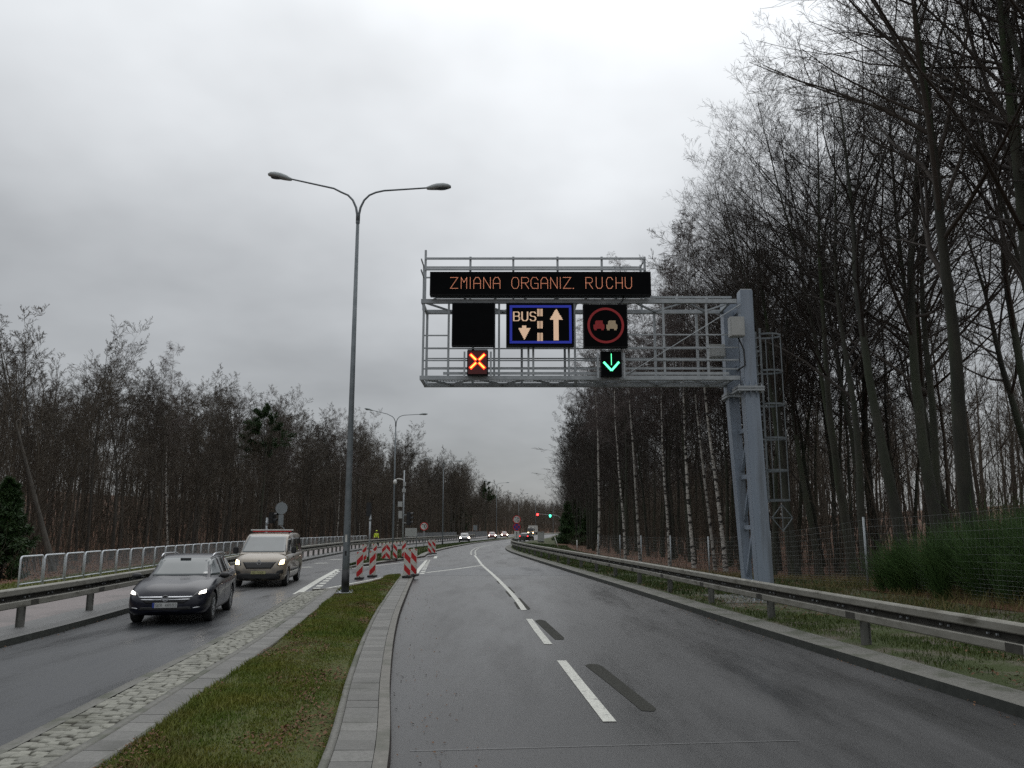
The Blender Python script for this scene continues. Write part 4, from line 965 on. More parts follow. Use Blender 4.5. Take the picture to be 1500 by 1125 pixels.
# bus lane panel
X0, X1, Z0, Z1 = -.17, 1.79, 7.29, 8.58
t, part = display('wide display with blue border showing BUS and two lane arrows', X0, X1, Z0, Z1)
def q(zx, zy): return (X0+(zx-558)/(950-558)*(X1-X0), Z1-(zy-374)/(622-374)*(Z1-Z0))
b_ = MB(); P = .0245
def fill(mb, poly, sz=.0092):
    xs = [p[0] for p in poly]; zs = [p[1] for p in poly]
    z = min(zs)
    while z <= max(zs):
        x = min(xs)
        while x <= max(xs):
            ins = False; j = len(poly)-1
            for i in range(len(poly)):
                if (poly[i][1] > z) != (poly[j][1] > z) and x < (poly[j][0]-poly[i][0])*(z-poly[i][1])/(poly[j][1]-poly[i][1]+1e-9)+poly[i][0]: ins = not ins
                j = i
            if ins: mb.box(x-sz,x+sz,YD-.014,YD-.008,z-sz,z+sz)
            x += P
        z += P
bl = MB()
a = q(581,391); c = q(935,605)
for x0_, x1_, z0_, z1_ in ((a[0],c[0],a[1]-.05,a[1]),(a[0],c[0],c[1],c[1]+.05),(a[0],a[0]+.05,c[1]+.05,a[1]-.05),(c[0]-.05,c[0],c[1]+.05,a[1]-.05)): fill(bl, [(x0_-.001,z0_-.001),(x1_+.001,z0_-.001),(x1_+.001,z1_+.001),(x0_-.001,z1_+.001)], .0105)
part('border', bl, E_BLU)
w_ = MB()
for ch, a_, b2 in (('B',600,637),('U',648,684),('S',696,730)):
    x0_, z1_ = q(a_,428); x1_, z0_ = q(b2,478)
    for dx_ in (0,.022): dots(w_, ch, x0_+dx_, z0_, x1_-x0_-.02, z1_-z0_, YD-.008, .024, .0092)
part('lettering', w_, E_WHT)
for poly in ([(649,505),(676,505),(676,520),(698,520),(664,588),(628,520),(649,520)], [(848,408),(886,472),(860,472),(860,588),(834,588),(834,472),(810,472)]):
    m2 = MB(); fill(m2, [q(*p) for p in poly], .0105); part('arrow', m2, E_WHT)
m2 = MB()
for z0_, z1_ in ((410,450),(478,520),(548,592)):
    for a_ in (740,758): fill(m2, [q(a_,z0_),(q(a_+12,z0_)),(q(a_+12,z1_)),q(a_,z1_)])
part('lane_line', m2, E_WHT)
# no overtaking panel
X0, X1, Z0, Z1 = 2.07, 3.34, 7.26, 8.54
t, part = display('square display with a dim red no-overtaking ring and two car symbols', X0, X1, Z0, Z1)
def q(zx, zy): return (X0+(zx-1008)/(1260-1008)*(X1-X0), Z1-(zy-378)/(628-378)*(Z1-Z0))
cx, cz = q(1135,503); m2 = MB()
for rr in (.472,.495,.518):
    k = int(2*math.pi*rr/.0235)
    for i in range(k):
        an = 2*math.pi*i/k; m2.box(cx+rr*math.cos(an)-.0105,cx+rr*math.cos(an)+.0105,YD-.014,YD-.008,cz+rr*math.sin(an)-.0105,cz+rr*math.sin(an)+.0105)
part('ring', m2, E_RED)
for c0, E_ in ((1097,E_RED),(1171,E_CREAM)):
    m2 = MB()
    for poly in ([(-20,476),(20,476),(24,496),(30,500),(30,520),(-30,520),(-30,500),(-24,496)], [(-26,520),(-14,520),(-14,529),(-26,529)], [(14,520),(26,520),(26,529),(14,529)]):
        pp = [q(c0+a_,b2) for a_, b2 in poly]
        fill(m2, pp, .0105)
    part('car_symbol', m2, E_)
# lane signals
for x0, z0, lb, kind in ((-1.30,6.44,'lane signal showing a glowing yellow and red cross','x'),(2.54,6.40,'lane signal showing a glowing green down arrow','a')):
    t = thing('lane_signal', lb, 'lane signal', (x0+.31,YD,z0))
    MB().box(-.30,.30,0,.2,0,.74).build('housing', M_DISPF, t, bevel=.015)
    MB().box(-.27,.27,-.006,.004,.03,.71).build('screen', M_DISP if kind == 'a' else pmat('red_glow_screen', (.10,.008,.008), rough=.5), t)  # behind the cross, its red glow is put into the screen's base colour
    m2 = MB()
    if kind == 'x':
        for s_ in (-1,1):
            for u in (-1,1):
                m2.beam((s_*.195,-.016,.40+u*.195),(s_*.045,-.016,.40+u*.045),.012,.036)
                MB().beam((s_*.215,-.009,.40+u*.215),(s_*.03,-.009,.40+u*.03),.006,.095).build('red_bar', E_XR, t)
    else:
        m2.beam((0,-.012,.66),(0,-.012,.33),.012,.052)
        for s_ in (-1,1): m2.beam((s_*.22,-.012,.42),(s_*.0,-.012,.17),.012,.056)
    m2.build('lit_symbol', E_X if kind == 'x' else E_GRN, t)
    MB().box(-.29,.29,-.06,-.008,.742,.756).build('visor', M_DISPF, t)
    for s_ in (-.38,.38): MB().box(s_-.025,s_+.025,.05,.1,-.04,.70).build('bracket', M_STEEL, t)

# ------------------------------------------------------------------ guard rails
M_RAIL = pmat('weathered_rail_zinc', (.19,.183,.155), (.275,.268,.235), scale=3, rough=.6, metal=.15, bump=.06, stretch=(1,1,3), c3=(.085,.08,.06), scale3=1.6, thr3=(.54,.72))
M_POST = pmat('weathered_rail_post', (.10,.10,.09), (.17,.17,.155), scale=5, rough=.7, metal=.1)
M_RAILDARK = pmat('dark_rail_steel', (.028,.027,.022), (.065,.062,.052), scale=7, rough=.85, bump=.1)  # darker tone for the beam's middle groove and the joint plates
def guardrail(name, label, pts, side, zg, post_at, org):
    """pts: (x,y) along the line; side +1 if the traffic passes at lower x"""
    t = thing(name, label, 'guard rail', org)
    prof = [(.0,.435),(.06,.452),(.078,.468),(.078,.565),(.062,.582),(-.02,.602),(-.025,.615),(-.025,.66),(-.02,.672),(.062,.692),(.078,.708),(.078,.80),(.062,.818),(.0,.832)]
    n = len(pts); k = len(prof); V = []; Fs = []
    for i, (x, y) in enumerate(pts):
        a = Vector((*pts[max(i-1,0)],0)); b = Vector((*pts[min(i+1,n-1)],0)); d = (b-a).normalized(); nn = Vector((-d.y,d.x,0))*side
        for back in (0, 1):
            for o_, z in prof:
                V.append((x+nn.x*(o_-.004*back)-org[0], y+nn.y*(o_-.004*back)-org[1], z+zg-org[2]))
    for i in range(n-1):
        for j in range(k-1):
            for back in (0,1):
                a = i*2*k+back*k+j; b = a+2*k; Fs.append((a,a+1,b+1,b))
        for j in (0,k-1):
            a = i*2*k+j; Fs.append((a,a+2*k,a+3*k,a+k))
    be = MB().raw(V, Fs).build('beam', M_RAIL, t, False); be.data.materials.append(M_RAILDARK)
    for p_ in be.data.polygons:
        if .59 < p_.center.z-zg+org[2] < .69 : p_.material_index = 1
    bl = MB()
    for i in range(0, n-1):
        x, y = pts[i]; b = Vector((*pts[i+1],0)); d = (b-Vector((x,y,0))).normalized(); nn = Vector((-d.y,d.x,0))*side
        for o2 in (.0,.18): p = Vector((x,y,0))+d*o2-nn*.012*-1; bl.box(p.x-org[0]-.014,p.x-org[0]+.014,p.y-org[1]-.014,p.y-org[1]+.014,.626+zg-org[2],.652+zg-org[2])
    bl.build('bolts', M_STEEL, t)
    for (x, y, an) in post_at:
        c, s_ = math.cos(an), math.sin(an); m_ = MB()
        def P3(u, v, z): return (x+c*u-s_*v-org[0], y+s_*u+c*v-org[1], z+zg-org[2])
        sec = [(-.05,-.07),(.05,-.07),(.05,-.062),(.008,-.055),(.008,.055),(.05,.062),(.05,.07),(-.05,.07),(-.05,.062),(-.008,.055),(-.008,-.055),(-.05,-.062)]
        V2 = [P3(u*1.0, v, -.1) for u, v in sec]+[P3(u, v, .76) for u, v in sec]; kk = len(sec)
        m_.raw(V2, [tuple(range(kk)), tuple(range(kk,2*kk))]+[(i,(i+1)%kk,kk+(i+1)%kk,kk+i) for i in range(kk)])
        p = m_.build('post', M_POST, t)
        fl = -1 if False else 1
        m_ = MB(); V4 = []
        for u, v, z in ((-.16,0,.463),(.16,0,.463),(.16,0,.57),(-.16,0,.57)):
            V4.append(P3(u, -.262, z)); V4.append(P3(u, -.256, z))
        m_.raw(V4, [(0,2,4,6),(1,7,5,3),(0,1,3,2),(2,3,5,4),(4,5,7,6),(6,7,1,0)]).build('joint_plate', M_RAILDARK, t)
        m_ = MB(); V3 = []
        for u, v, z in ((-.06,0,.52),(.06,0,.52),(.06,0,.75),(-.06,0,.75)):
            V3.append(P3(u, -.065*1, z)); V3.append(P3(u, -.12, z))
        m_.raw(V3, [(0,2,4,6),(1,7,5,3),(0,1,3,2),(2,3,5,4),(4,5,7,6),(6,7,1,0)]).build('spacer', M_POST, p)
    return t
def line_of(f, a, b, st=1.0):
    return [(float(f(y)), float(y)) for y in np.arange(a, b+.01, st)]
RRf = off(KR,.66)
def slope(f, y): return float((f(y+.5)-f(y-.5)))
posts = [(float(RRf(y))+.18, y, -math.atan(slope(RRf,y))) for y in list(np.arange(2.6,131,4.02))]
# rotate the I-posts so that their flange faces the road
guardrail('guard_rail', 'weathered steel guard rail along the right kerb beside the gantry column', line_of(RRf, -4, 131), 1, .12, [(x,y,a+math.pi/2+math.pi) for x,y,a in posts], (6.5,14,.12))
LRf = off(LK,-.56)
posts = [(float(LRf(y))-.18, y, -math.atan(slope(LRf,y))) for y in [2.9,6.5,10.1,13.7,17.3,20.8,24.4,28.0,31.6,35.2]+list(np.arange(38.8,186,2.2))]
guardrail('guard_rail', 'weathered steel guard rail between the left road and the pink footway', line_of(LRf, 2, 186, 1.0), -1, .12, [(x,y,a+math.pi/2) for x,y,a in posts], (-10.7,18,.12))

# ------------------------------------------------------------------ railing panels along the left footway
M_HOOP = pmat('railing_zinc', (.56,.60,.63), (.68,.72,.75), scale=4, rough=.5, metal=.2)
M_BAR = pmat('railing_bar', (.28,.30,.315), (.36,.38,.395), scale=4, rough=.5, metal=.2)
def panel():
    t = thing('railing_panel', 'grey tubular railing panel with rounded top corner and fine upright bars along the left footway', 'railing', (0,0,0), 0, 'railing panels along the left footway')
    wd, h, r_ = 1.66, 1.08, .12
    pts = [(0,0,-.1),(0,0,h-r_)]+[(0,r_-r_*math.cos(a),h-r_+r_*math.sin(a)) for a in np.linspace(.2,1.571,5)]+[(0,wd-r_+r_*math.sin(a),h-r_+r_*math.cos(a)) for a in np.linspace(0,1.4,5)]+[(0,wd,h-r_),(0,wd,.14)]
    MB().tube(pts, .030, 8).build('frame', M_HOOP, t, True)
    MB().tube([(0,.03,.20),(0,wd-.03,.20)], .024, 8).build('bottom_rail', M_HOOP, t, True)
    m_ = MB()
    for y in np.arange(.11, wd-.06, .105): m_.tube([(0,y,.2),(0,y,h-.015)], .0065, 4, cap=False)
    m_.build('bars', M_BAR, t)
    return t
pn = panel(); y = 27.0; k = 0
FN = off(LK,-5.45)
while y < 112:
    x = float(FN(y)); sl = slope(FN, y+.9); o = pn if k == 0 else dup(pn, (0,0,0))
    o.location = (x, y, .14); o.rotation_euler = (0,0,-math.atan(sl)); y += 1.78; k += 1
# low grey wall panels farther on
M_NOISE = pmat('grey_wall_panel', (.11,.12,.125), (.16,.17,.175), scale=2, rough=.7)
for a, b, lb in ((128,176,'long low grey barrier wall behind the three oncoming cars'),(190,236,'farther piece of low grey barrier wall behind the 70 sign')):
    t = thing('barrier_wall', lb, 'wall', (float(LK(a))-3.2, a, .1)); m_ = MB()
    ys = np.arange(a, b, 4.0)
    for ya in ys:
        f = off(LK,-3.2); m_.beam((float(f(ya))-t.location.x, ya-a, .75),(float(f(ya+3.9))-t.location.x, ya+3.9-a, .75), .08, 1.3)
    m_.build('wall_panels', M_NOISE, t)
    for ya in ys: MB().box(-.07+float(f(ya))-t.location.x,.07+float(f(ya))-t.location.x,ya-a-.08,ya-a+.0,-.2,1.5).build('post', M_STEELD, t)

# ------------------------------------------------------------------ wire fence on the right
M_WIRE = pmat('fence_wire', (.36,.38,.38), rough=.6, metal=.3)
FX = off(KR, 6.2)
def fence(ys, label, hts):
    t = thing('wire_fence', label, 'fence', (float(FX(ys[0])), ys[0], zR(float(FX(ys[0])), ys[0])))
    og = np.array(t.location); tops = []
    for y, h in zip(ys, hts):
        x = float(FX(y)); z = zR(x,y); tops.append((x,y,z,h))
        mb = MB().tube([(x,y,z-.2),(x,y,z+h)], .035, 8); mb.v = [v-og for v in mb.v]; mb.build('post', M_STEEL, t, True)
    m_ = MB()
    for (xa,ya,za,ha),(xb,yb,zb,hb) in zip(tops[:-1], tops[1:]):
        for k, u in enumerate([.03,.07,.11,.15,.19,.24,.29,.35,.42,.5,.58,.67,.76,.86,.96]):
            pts = []
            for s_ in np.linspace(0,1,5): pts.append((xa+(xb-xa)*s_, ya+(yb-ya)*s_, za+(zb-za)*s_+(ha+(hb-ha)*s_)*u-.05*math.sin(s_*3.14)*u))
            m_.tube(pts, .0019, 3, cap=False)
        nv = int(abs(yb-ya)/.16)
        for i in range(1,nv):
            s_ = i/nv; m_.tube([(xa+(xb-xa)*s_, ya+(yb-ya)*s_, za+(zb-za)*s_+.02),(xa+(xb-xa)*s_, ya+(yb-ya)*s_, za+(zb-za)*s_+(ha+(hb-ha)*s_)*.94)], .0011, 3, cap=False)
    m_.v = [v-og for v in m_.v]; m_.build('wire_mesh', M_WIRE, t)
fence([15.6,24.9,32,39.2,45.5,52,58,66], 'wire mesh game fence on thin grey posts in front of the right forest', [2.35,2.05,1.9,1.85,1.85,1.8,1.8,1.8])

# ------------------------------------------------------------------ chevron warning boards
def stripes_mat(name, sgn, off_):
    m = bpy.data.materials.new(name); m.use_nodes = True; t = m.node_tree; n = t.nodes.new; l = t.links.new; b = t.nodes['Principled BSDF']
    b.inputs['Roughness'].default_value = .5
    tcn = n('ShaderNodeTexCoord'); sp = n('ShaderNodeSeparateXYZ'); l(tcn.outputs['Object'], sp.inputs[0])
    a = n('ShaderNodeMath'); a.operation = 'MULTIPLY_ADD'; a.inputs[1].default_value = -sgn*1.05; l(sp.outputs[0], a.inputs[0]); l(sp.outputs[2], a.inputs[2])
    c = n('ShaderNodeMath'); c.operation = 'ADD'; c.inputs[1].default_value = off_; l(a.outputs[0], c.inputs[0])
    d = n('ShaderNodeMath'); d.operation = 'MULTIPLY'; d.inputs[1].default_value = 1/.58; l(c.outputs[0], d.inputs[0])
    e = n('ShaderNodeMath'); e.operation = 'FRACT'; l(d.outputs[0], e.inputs[0])
    f = n('ShaderNodeMath'); f.operation = 'GREATER_THAN'; f.inputs[1].default_value = .5; l(e.outputs[0], f.inputs[0])
    # white margin all round and dirt
    ax = n('ShaderNodeMath'); ax.operation = 'ABSOLUTE'; l(sp.outputs[0], ax.inputs[0])
    lt_ = n('ShaderNodeMath'); lt_.operation = 'LESS_THAN'; lt_.inputs[1].default_value = .148; l(ax.outputs[0], lt_.inputs[0])
    mu = n('ShaderNodeMath'); mu.operation = 'MULTIPLY'; l(f.outputs[0], mu.inputs[0]); l(lt_.outputs[0], mu.inputs[1])
    no = n('ShaderNodeTexNoise'); no.inputs['Scale'].default_value = 6; no.inputs['Detail'].default_value = 6
    l(tcn.outputs['Object'], no.inputs['Vector'])
    mix = n('ShaderNodeMix'); mix.data_type = 'RGBA'; l(mu.outputs[0], mix.inputs[0]); mix.inputs[6].default_value = (.62,.61,.55,1); mix.inputs[7].default_value = (.52,.012,.016,1)
    hv = n('ShaderNodeHueSaturation'); mr_ = n('ShaderNodeMapRange'); mr_.inputs[3].default_value = .68; mr_.inputs[4].default_value = 1.1; l(no.outputs[0], mr_.inputs[0]); l(mr_.outputs[0], hv.inputs['Value']); l(mix.outputs[2], hv.inputs['Color'])
    l(hv.outputs[0], b.inputs['Base Color']); return m
M_UP = stripes_mat('board_stripes_rising', 1, .10); M_DN = stripes_mat('board_stripes_falling', -1, .10)
def board(up, label, x, y, z, rz=0, foot=True, s=.87):
    t = thing('warning_board', label, 'warning board', (x,y,z), rz, 'red and white striped warning boards')
    hw, h0, h1 = .172, .12, 1.30
    poly = [(-hw+.03,h0),(hw-.03,h0),(hw,h0+.03),(hw,h1-.03),(hw-.03,h1),(-hw+.03,h1),(-hw,h1-.03),(-hw,h0+.03)]
    MB().prism(poly, 1, -.025, .025).build('panel', M_UP if up else M_DN, t)
    MB().box(-.03,.03,-.02,.02,1.302,1.36).box(-.035,.035,-.03,.03,1.33,1.345).build('handle', M_WHITE, t)
    MB().box(-.03,.03,-.022,.022,.05,.119).build('stub', M_BLACK, t)
    if foot:
        f = MB().box(-.20,.20,-.42,.42,.0,.09); f.build('foot', M_RUBBER, t, bevel=.02)
    t.scale = (s,s,s); return t
board(1, 'nearest left warning board beside the lamp post with rising stripes and a blue scuff', -6.5, 35.8, .0, .06)
board(1, 'warning board second from the lamp post with rising stripes, on the crossing edge', -6.22, 37.4, .0, .0)
board(0, 'warning board with falling stripes on the tip of the near median', -4.32, 34.6, .135, .0)
board(0, 'warning board half hidden just behind the one on the median tip', -4.18, 35.6, .135, -.1)
board(1, 'warning board with rising stripes standing behind the nearest left one', -9.25, 52.4, .0, .1)
board(1, 'left warning board of the pair behind the second rising board, mostly hidden', -8.95, 54.5, .0, .1)
board(1, 'right warning board of the pair behind the second rising board, mostly hidden', -8.5, 55.5, .0, .1)
board(0, 'left one of two falling-stripe boards on the far median kerb', -8.03, 54.2, .1, .0)
board(0, 'right one of two falling-stripe boards on the far median kerb', -7.75, 55.4, .1, .1)
board(1, 'warning board with rising stripes at the foot of the signal pole', -7.5, 58.0, .12, .0)
board(0, 'far warning board with falling stripes on the far median kerb beside the right lane', -6.5, 66.0, .12, .0)
board(0, 'farthest warning board, standing just behind another beside the right lane', -6.3, 67.4, .12, -.15)
E_ = pmat('blue_scuff', (.12,.28,.42), rough=.6)

# ------------------------------------------------------------------ signs
def round_sign(label, x, y, zc, r, rz, plates, pole_z0, cat_='traffic sign', backs=False):
    """plates: list of (kind, zc, r)"""
    t = thing('traffic_sign', label, cat_, (x,y,pole_z0), rz)
    top = max(z for _, z, _ in plates)
    MB().tube([(0,.05,-.1),(0,.05,top+.25-pole_z0)], .034, 10).build('pole', M_STEEL, t, True)
    for kind, z, r_ in plates:
        zz = z-pole_z0
        if kind == '70':
            d = MB().disc((0,0,zz), r_, 1, .012).build('sign_plate', M_RED, t)
            MB().disc((0,-.008,zz), r_*.80, 1, .004).build('sign_face', M_WHITE, d)
            m_ = MB()
            for ch, x0 in (('7',-.56),('0',.10)): strokes(m_, ch, x0*r_, zz-.46*r_, .46*r_, .92*r_, -.013, .17*r_)
            m_.build('digits', M_BLACK, d)
        elif kind == 'stop':
            d = MB().disc((0,0,zz), r_, 1, .012).build('sign_plate', M_RED, t)
            MB().disc((0,-.008,zz), r_*.82, 1, .004).build('sign_face', M_BLUE, d)
            m_ = MB()
            for s_ in (-1,1): m_.beam((-.55*r_,-.013,zz-.55*r_*s_),(.55*r_,-.013,zz+.55*r_*s_),.004,.16*r_)
            m_.build('cross', M_RED, d)
        elif kind == 'arrow':
            d = MB().box(-.26,.26,-.008,.008,zz-r_,zz+r_).build('sign_plate', M_WHITE, t)
            m_ = MB().box(-.035,.035,-.014,-.009,zz-r_*.7,zz+r_*.6)
            m_.prism([(-.10,zz+r_*.4),(.10,zz+r_*.4),(0,zz+r_*.8)], 1, -.0145,-.0095); m_.build('arrow', M_BLACK, d)
    return t
round_sign('speed limit 70 sign above a no-stopping sign and an arrow plate at the right bend', .52, 91, 0, 0, 0, [('70',3.13,.44),('stop',2.32,.42),('arrow',1.48,.42)], .13)
round_sign('speed limit 70 sign standing in the left median beyond the white board', -9.2, 87, 0, 0, 0, [('70',2.38,.42)], .14)
M_SBACK = pmat('sign_back', (.20,.225,.235), (.26,.28,.29), scale=3, rough=.5, metal=.2)
t = thing('traffic_sign', 'round traffic sign seen from behind on a bent pole above the beige van', 'traffic sign', (-13.9,50,.13))
MB().tube([(.28,0,-.1),(.28,0,1.75),(.22,0,1.95),(.05,0,2.15),(0,0,2.3),(0,0,3.6)], .035, 10).build('pole', M_STEELD, t, True)
MB().disc((0,-.05,3.2), .36, 1, .02).build('sign_plate', M_SBACK, t); MB().box(-.15,.15,-.06,-.04,2.2,2.82).build('supplement_plate', M_SBACK, t)
t = thing('information_board', 'blank white board on two thin posts seen from behind beside the signal pole', 'sign board', (-8.0,66,.14))
MB().box(-.47,.47,-.02,.02,1.38,2.04).build('panel', M_BOXG, t, bevel=.01)
for s_ in (-.42,.42): MB().tube([(s_,.06,-.1),(s_,.06,2.0)], .028, 8).build('post', M_STEELD, t, True)
t = thing('traffic_sign', 'small square sign seen from behind between two groups of oncoming cars', 'traffic sign', (-7.6,172,.13))
MB().tube([(0,0,-.1),(0,0,2.6)], .04, 8).build('pole', M_STEELD, t, True); MB().box(-.42,.42,-.05,-.03,1.7,2.75).build('sign_plate', M_SBACK, t)

# signals
M_SIGH = M_BLACK
def signal_head(t, x, y, z, rz, lit=None, n=3):
    h = MB().box(-.16,.16,-.14,.14,0,.32*n+.02).build('signal_head', M_SIGH, t, bevel=.02); h.location = (x,y,z); h.rotation_euler = (0,0,rz)
    for k in range(n):
        c = .18+.32*k
        v = MB(); V = []; seg = 10
        for yy in (-.14,-.36):
            for i in range(seg+1):
                a = math.pi*i/seg; V.append((.125*math.cos(a), yy, c+.125*math.sin(a)))
        v.raw(V, [(i,i+1,seg+2+i,seg+1+i) for i in range(seg)]); v.build('visor', M_SIGH, h)
        MB().disc((0,-.145,c), .105, 1, .012).build('lens', (lit or {}).get(k, M_LENS), h)
    return h
t = thing('signal_pole', 'tall grey pole with camera, grey boxes and a black signal head turned right', 'traffic signal', (-8.25,63,.14))
MB().tube([(0,0,-.1),(0,0,6.4)], [.075,.05], 10).build('pole', M_STEEL, t, True)
signal_head(t, .42, 0, 2.25, R(80)); MB().box(.06,.30,-.03,.03,2.4,2.46).build('bracket', M_STEEL, t); MB().box(.06,.30,-.03,.03,3.0,3.06).build('bracket', M_STEEL, t)
for z0, z1, x0, x1 in ((3.62,4.02,-.42,-.08),(2.75,3.32,-.36,-.08),(4.72,5.0,-.12,.16),(5.2,5.5,-.06,.16)):
    MB().box(x0,x1,-.16,-.02,z0,z1).build('equipment_box', M_BOXG, t, bevel=.015)
MB().tube([(0,0,5.6),(-.2,-.02,5.72),(-.5,-.05,5.74),(-.66,-.06,5.66)], .04, 8).build('camera_arm', M_WHITE, t, True)
MB().ellipsoid((-.68,-.06,5.5), (.15,.15,.19)).build('camera_dome', M_WHITE, t, True)
t = thing('traffic_light', 'slim grey post with a black signal head seen from behind next to the lamp post', 'traffic signal', (-10.25,60,.12))
MB().tube([(0,0,-.1),(0,0,3.0)], .07, 10).build('pole', M_STEEL, t, True); MB().tube([(0,0,2.55),(0,0,2.75)], .085, 10).build('collar', M_STEEL, t, True); signal_head(t, -.12, .0, 2.9, R(180))
t = thing('traffic_light', 'grey post with a small black signal head behind the roof of the beige van', 'traffic signal', (-14.75,50,.13))
MB().tube([(0,0,-.1),(0,0,2.65)], .065, 10).build('pole', M_STEEL, t, True); MB().tube([(0,0,2.2),(0,0,2.45)], .08, 10).build('collar', M_STEEL, t, True); MB().box(.05,.2,-.03,.03,2.3,2.35).build('bracket', M_STEEL, t); signal_head(t, .30, .0, 2.3, R(75), n=2)
E_SR = emat('signal_red', (1,.03,.03), 9); E_SG = emat('signal_green', (.06,1,.55), 5)
t = thing('signal_mast', 'curved cantilever signal mast with one red and one green light over the far road', 'traffic signal', (13.6,231,.13))
MB().tube([(0,0,-.1),(0,0,4.2),(-.15,0,5.0),(-.7,0,5.55),(-1.6,0,5.75),(-6.6,0,6.15)], [.12,.10,.09,.08,.075,.055], 10).build('mast', M_STEEL, t, True)
signal_head(t, -6.5, -.1, 5.25, 0, {2:E_SR}); signal_head(t, -3.0, -.1, 5.1, 0, {0:E_SG})
for ch_, c_ in ((t.children[1], 0),(t.children[2], 0)): pass
for x, z, E_ in ((-6.5,5.93,E_SR),(-3.0,5.62,E_SG)):
    MB().ellipsoid((x,-.52,z), (.30,.05,.30)).build('lit_lens', E_, t, True)
t = thing('roadside_cabinet', 'grey roadside equipment cabinet behind the guard rail at the bend', 'cabinet', (4.4,127,.1))
MB().box(-.48,.48,-.3,.3,.12,1.55).build('body', M_BOXG, t, bevel=.03); MB().box(-.43,.43,-.32,-.303,.2,1.5).build('door', M_BOXG, t); MB().box(-.45,.45,-.27,.27,-.2,.12).build('plinth', M_BLACK, t); MB().box(-.52,.52,-.34,.34,1.552,1.6).build('lid', M_BOXG, t)
t = thing('marker_post', 'thin white leaning marker post in the grass beyond the right guard rail', 'post', (5.5,100,.0)); o = MB().tube([(0,0,-.2),(0,0,1.25)], .045, 8).build('pole', M_WHITE, t, True); o.rotation_euler = (0,R(-18),0)
t = thing('marker_post', 'thin upright white marker post in the grass beyond the right guard rail', 'post', (6.7,86,-.1)); MB().tube([(0,0,-.2),(0,0,1.1)], .045, 8).build('pole', M_WHITE, t, True)

# ------------------------------------------------------------------ vehicles
M_GLASS = pmat('car_glass', (.045,.058,.060), (.075,.092,.094), scale=1.5, rough=.06, spec=1.0)
M_GLASSD = pmat('tinted_car_glass', (.012,.014,.016), (.02,.022,.024), scale=1.5, rough=.06, spec=.7)
M_TYRE = pmat('tyre', (.014,.014,.014), (.026,.026,.026), scale=20, rough=.8, bump=.2)
M_RIM = pmat('alloy_rim', (.30,.31,.32), (.38,.39,.40), scale=5, rough=.35, metal=.6)
M_CHROME = pmat('chrome_trim', (.55,.56,.58), (.65,.66,.68), scale=5, rough=.2, metal=.9)
M_TRIM = pmat('black_trim', (.010,.010,.011), (.018,.018,.019), scale=8, rough=.5)
E_HEAD = emat('white_headlight', (1.0,.93,.82), 7.0)
E_HEADW = emat('warm_headlight', (1.0,.76,.42), 6.0)
E_FAR = emat('far_headlight', (1.0,.88,.72), 26.0)
E_TAIL = emat('red_tail_light', (1.0,.03,.04), 3.0)
E_IND = emat('orange_marker', (1.0,.30,.05), 1.0)
M_PLATEW = pmat('plate_white', (.40,.41,.40), (.46,.47,.46), scale=9, rough=.5)
M_PLATEY = pmat('plate_yellowish', (.34,.33,.16), (.42,.40,.20), scale=9, rough=.5)
def hermite_rows(tab, xs):
    tab = sorted(tab); cols = len(tab[0])
    X = np.array([r[0] for r in tab], float); out = []
    for c in range(1, cols):
        Yv = np.array([r[c] for r in tab], float); dl = np.diff(Yv)/np.diff(X); m = np.zeros(len(X)); m[0] = dl[0]; m[-1] = dl[-1]
        for i in range(1, len(X)-1): m[i] = 0 if dl[i-1]*dl[i] <= 0 else 2*dl[i-1]*dl[i]/(dl[i-1]+dl[i])
        i = np.clip(np.searchsorted(X, xs)-1, 0, len(X)-2); h = X[i+1]-X[i]; t = np.clip((xs-X[i])/h, 0, 1)
        out.append((2*t**3-3*t**2+1)*Yv[i]+(t**3-2*t**2+t)*h*m[i]+(-2*t**3+3*t**2)*Yv[i+1]+(t**3-t**2)*h*m[i+1])
    return np.stack(out, 1)
def smooth_section(pts, n):
    pts = np.array(pts); d = np.r_[0, np.cumsum(np.linalg.norm(np.diff(pts,axis=0),axis=1))]; u = np.linspace(0, d[-1], n)
    return np.stack([curve(list(zip(d, pts[:,0])))(u), curve(list(zip(d, pts[:,1])))(u)], 1)
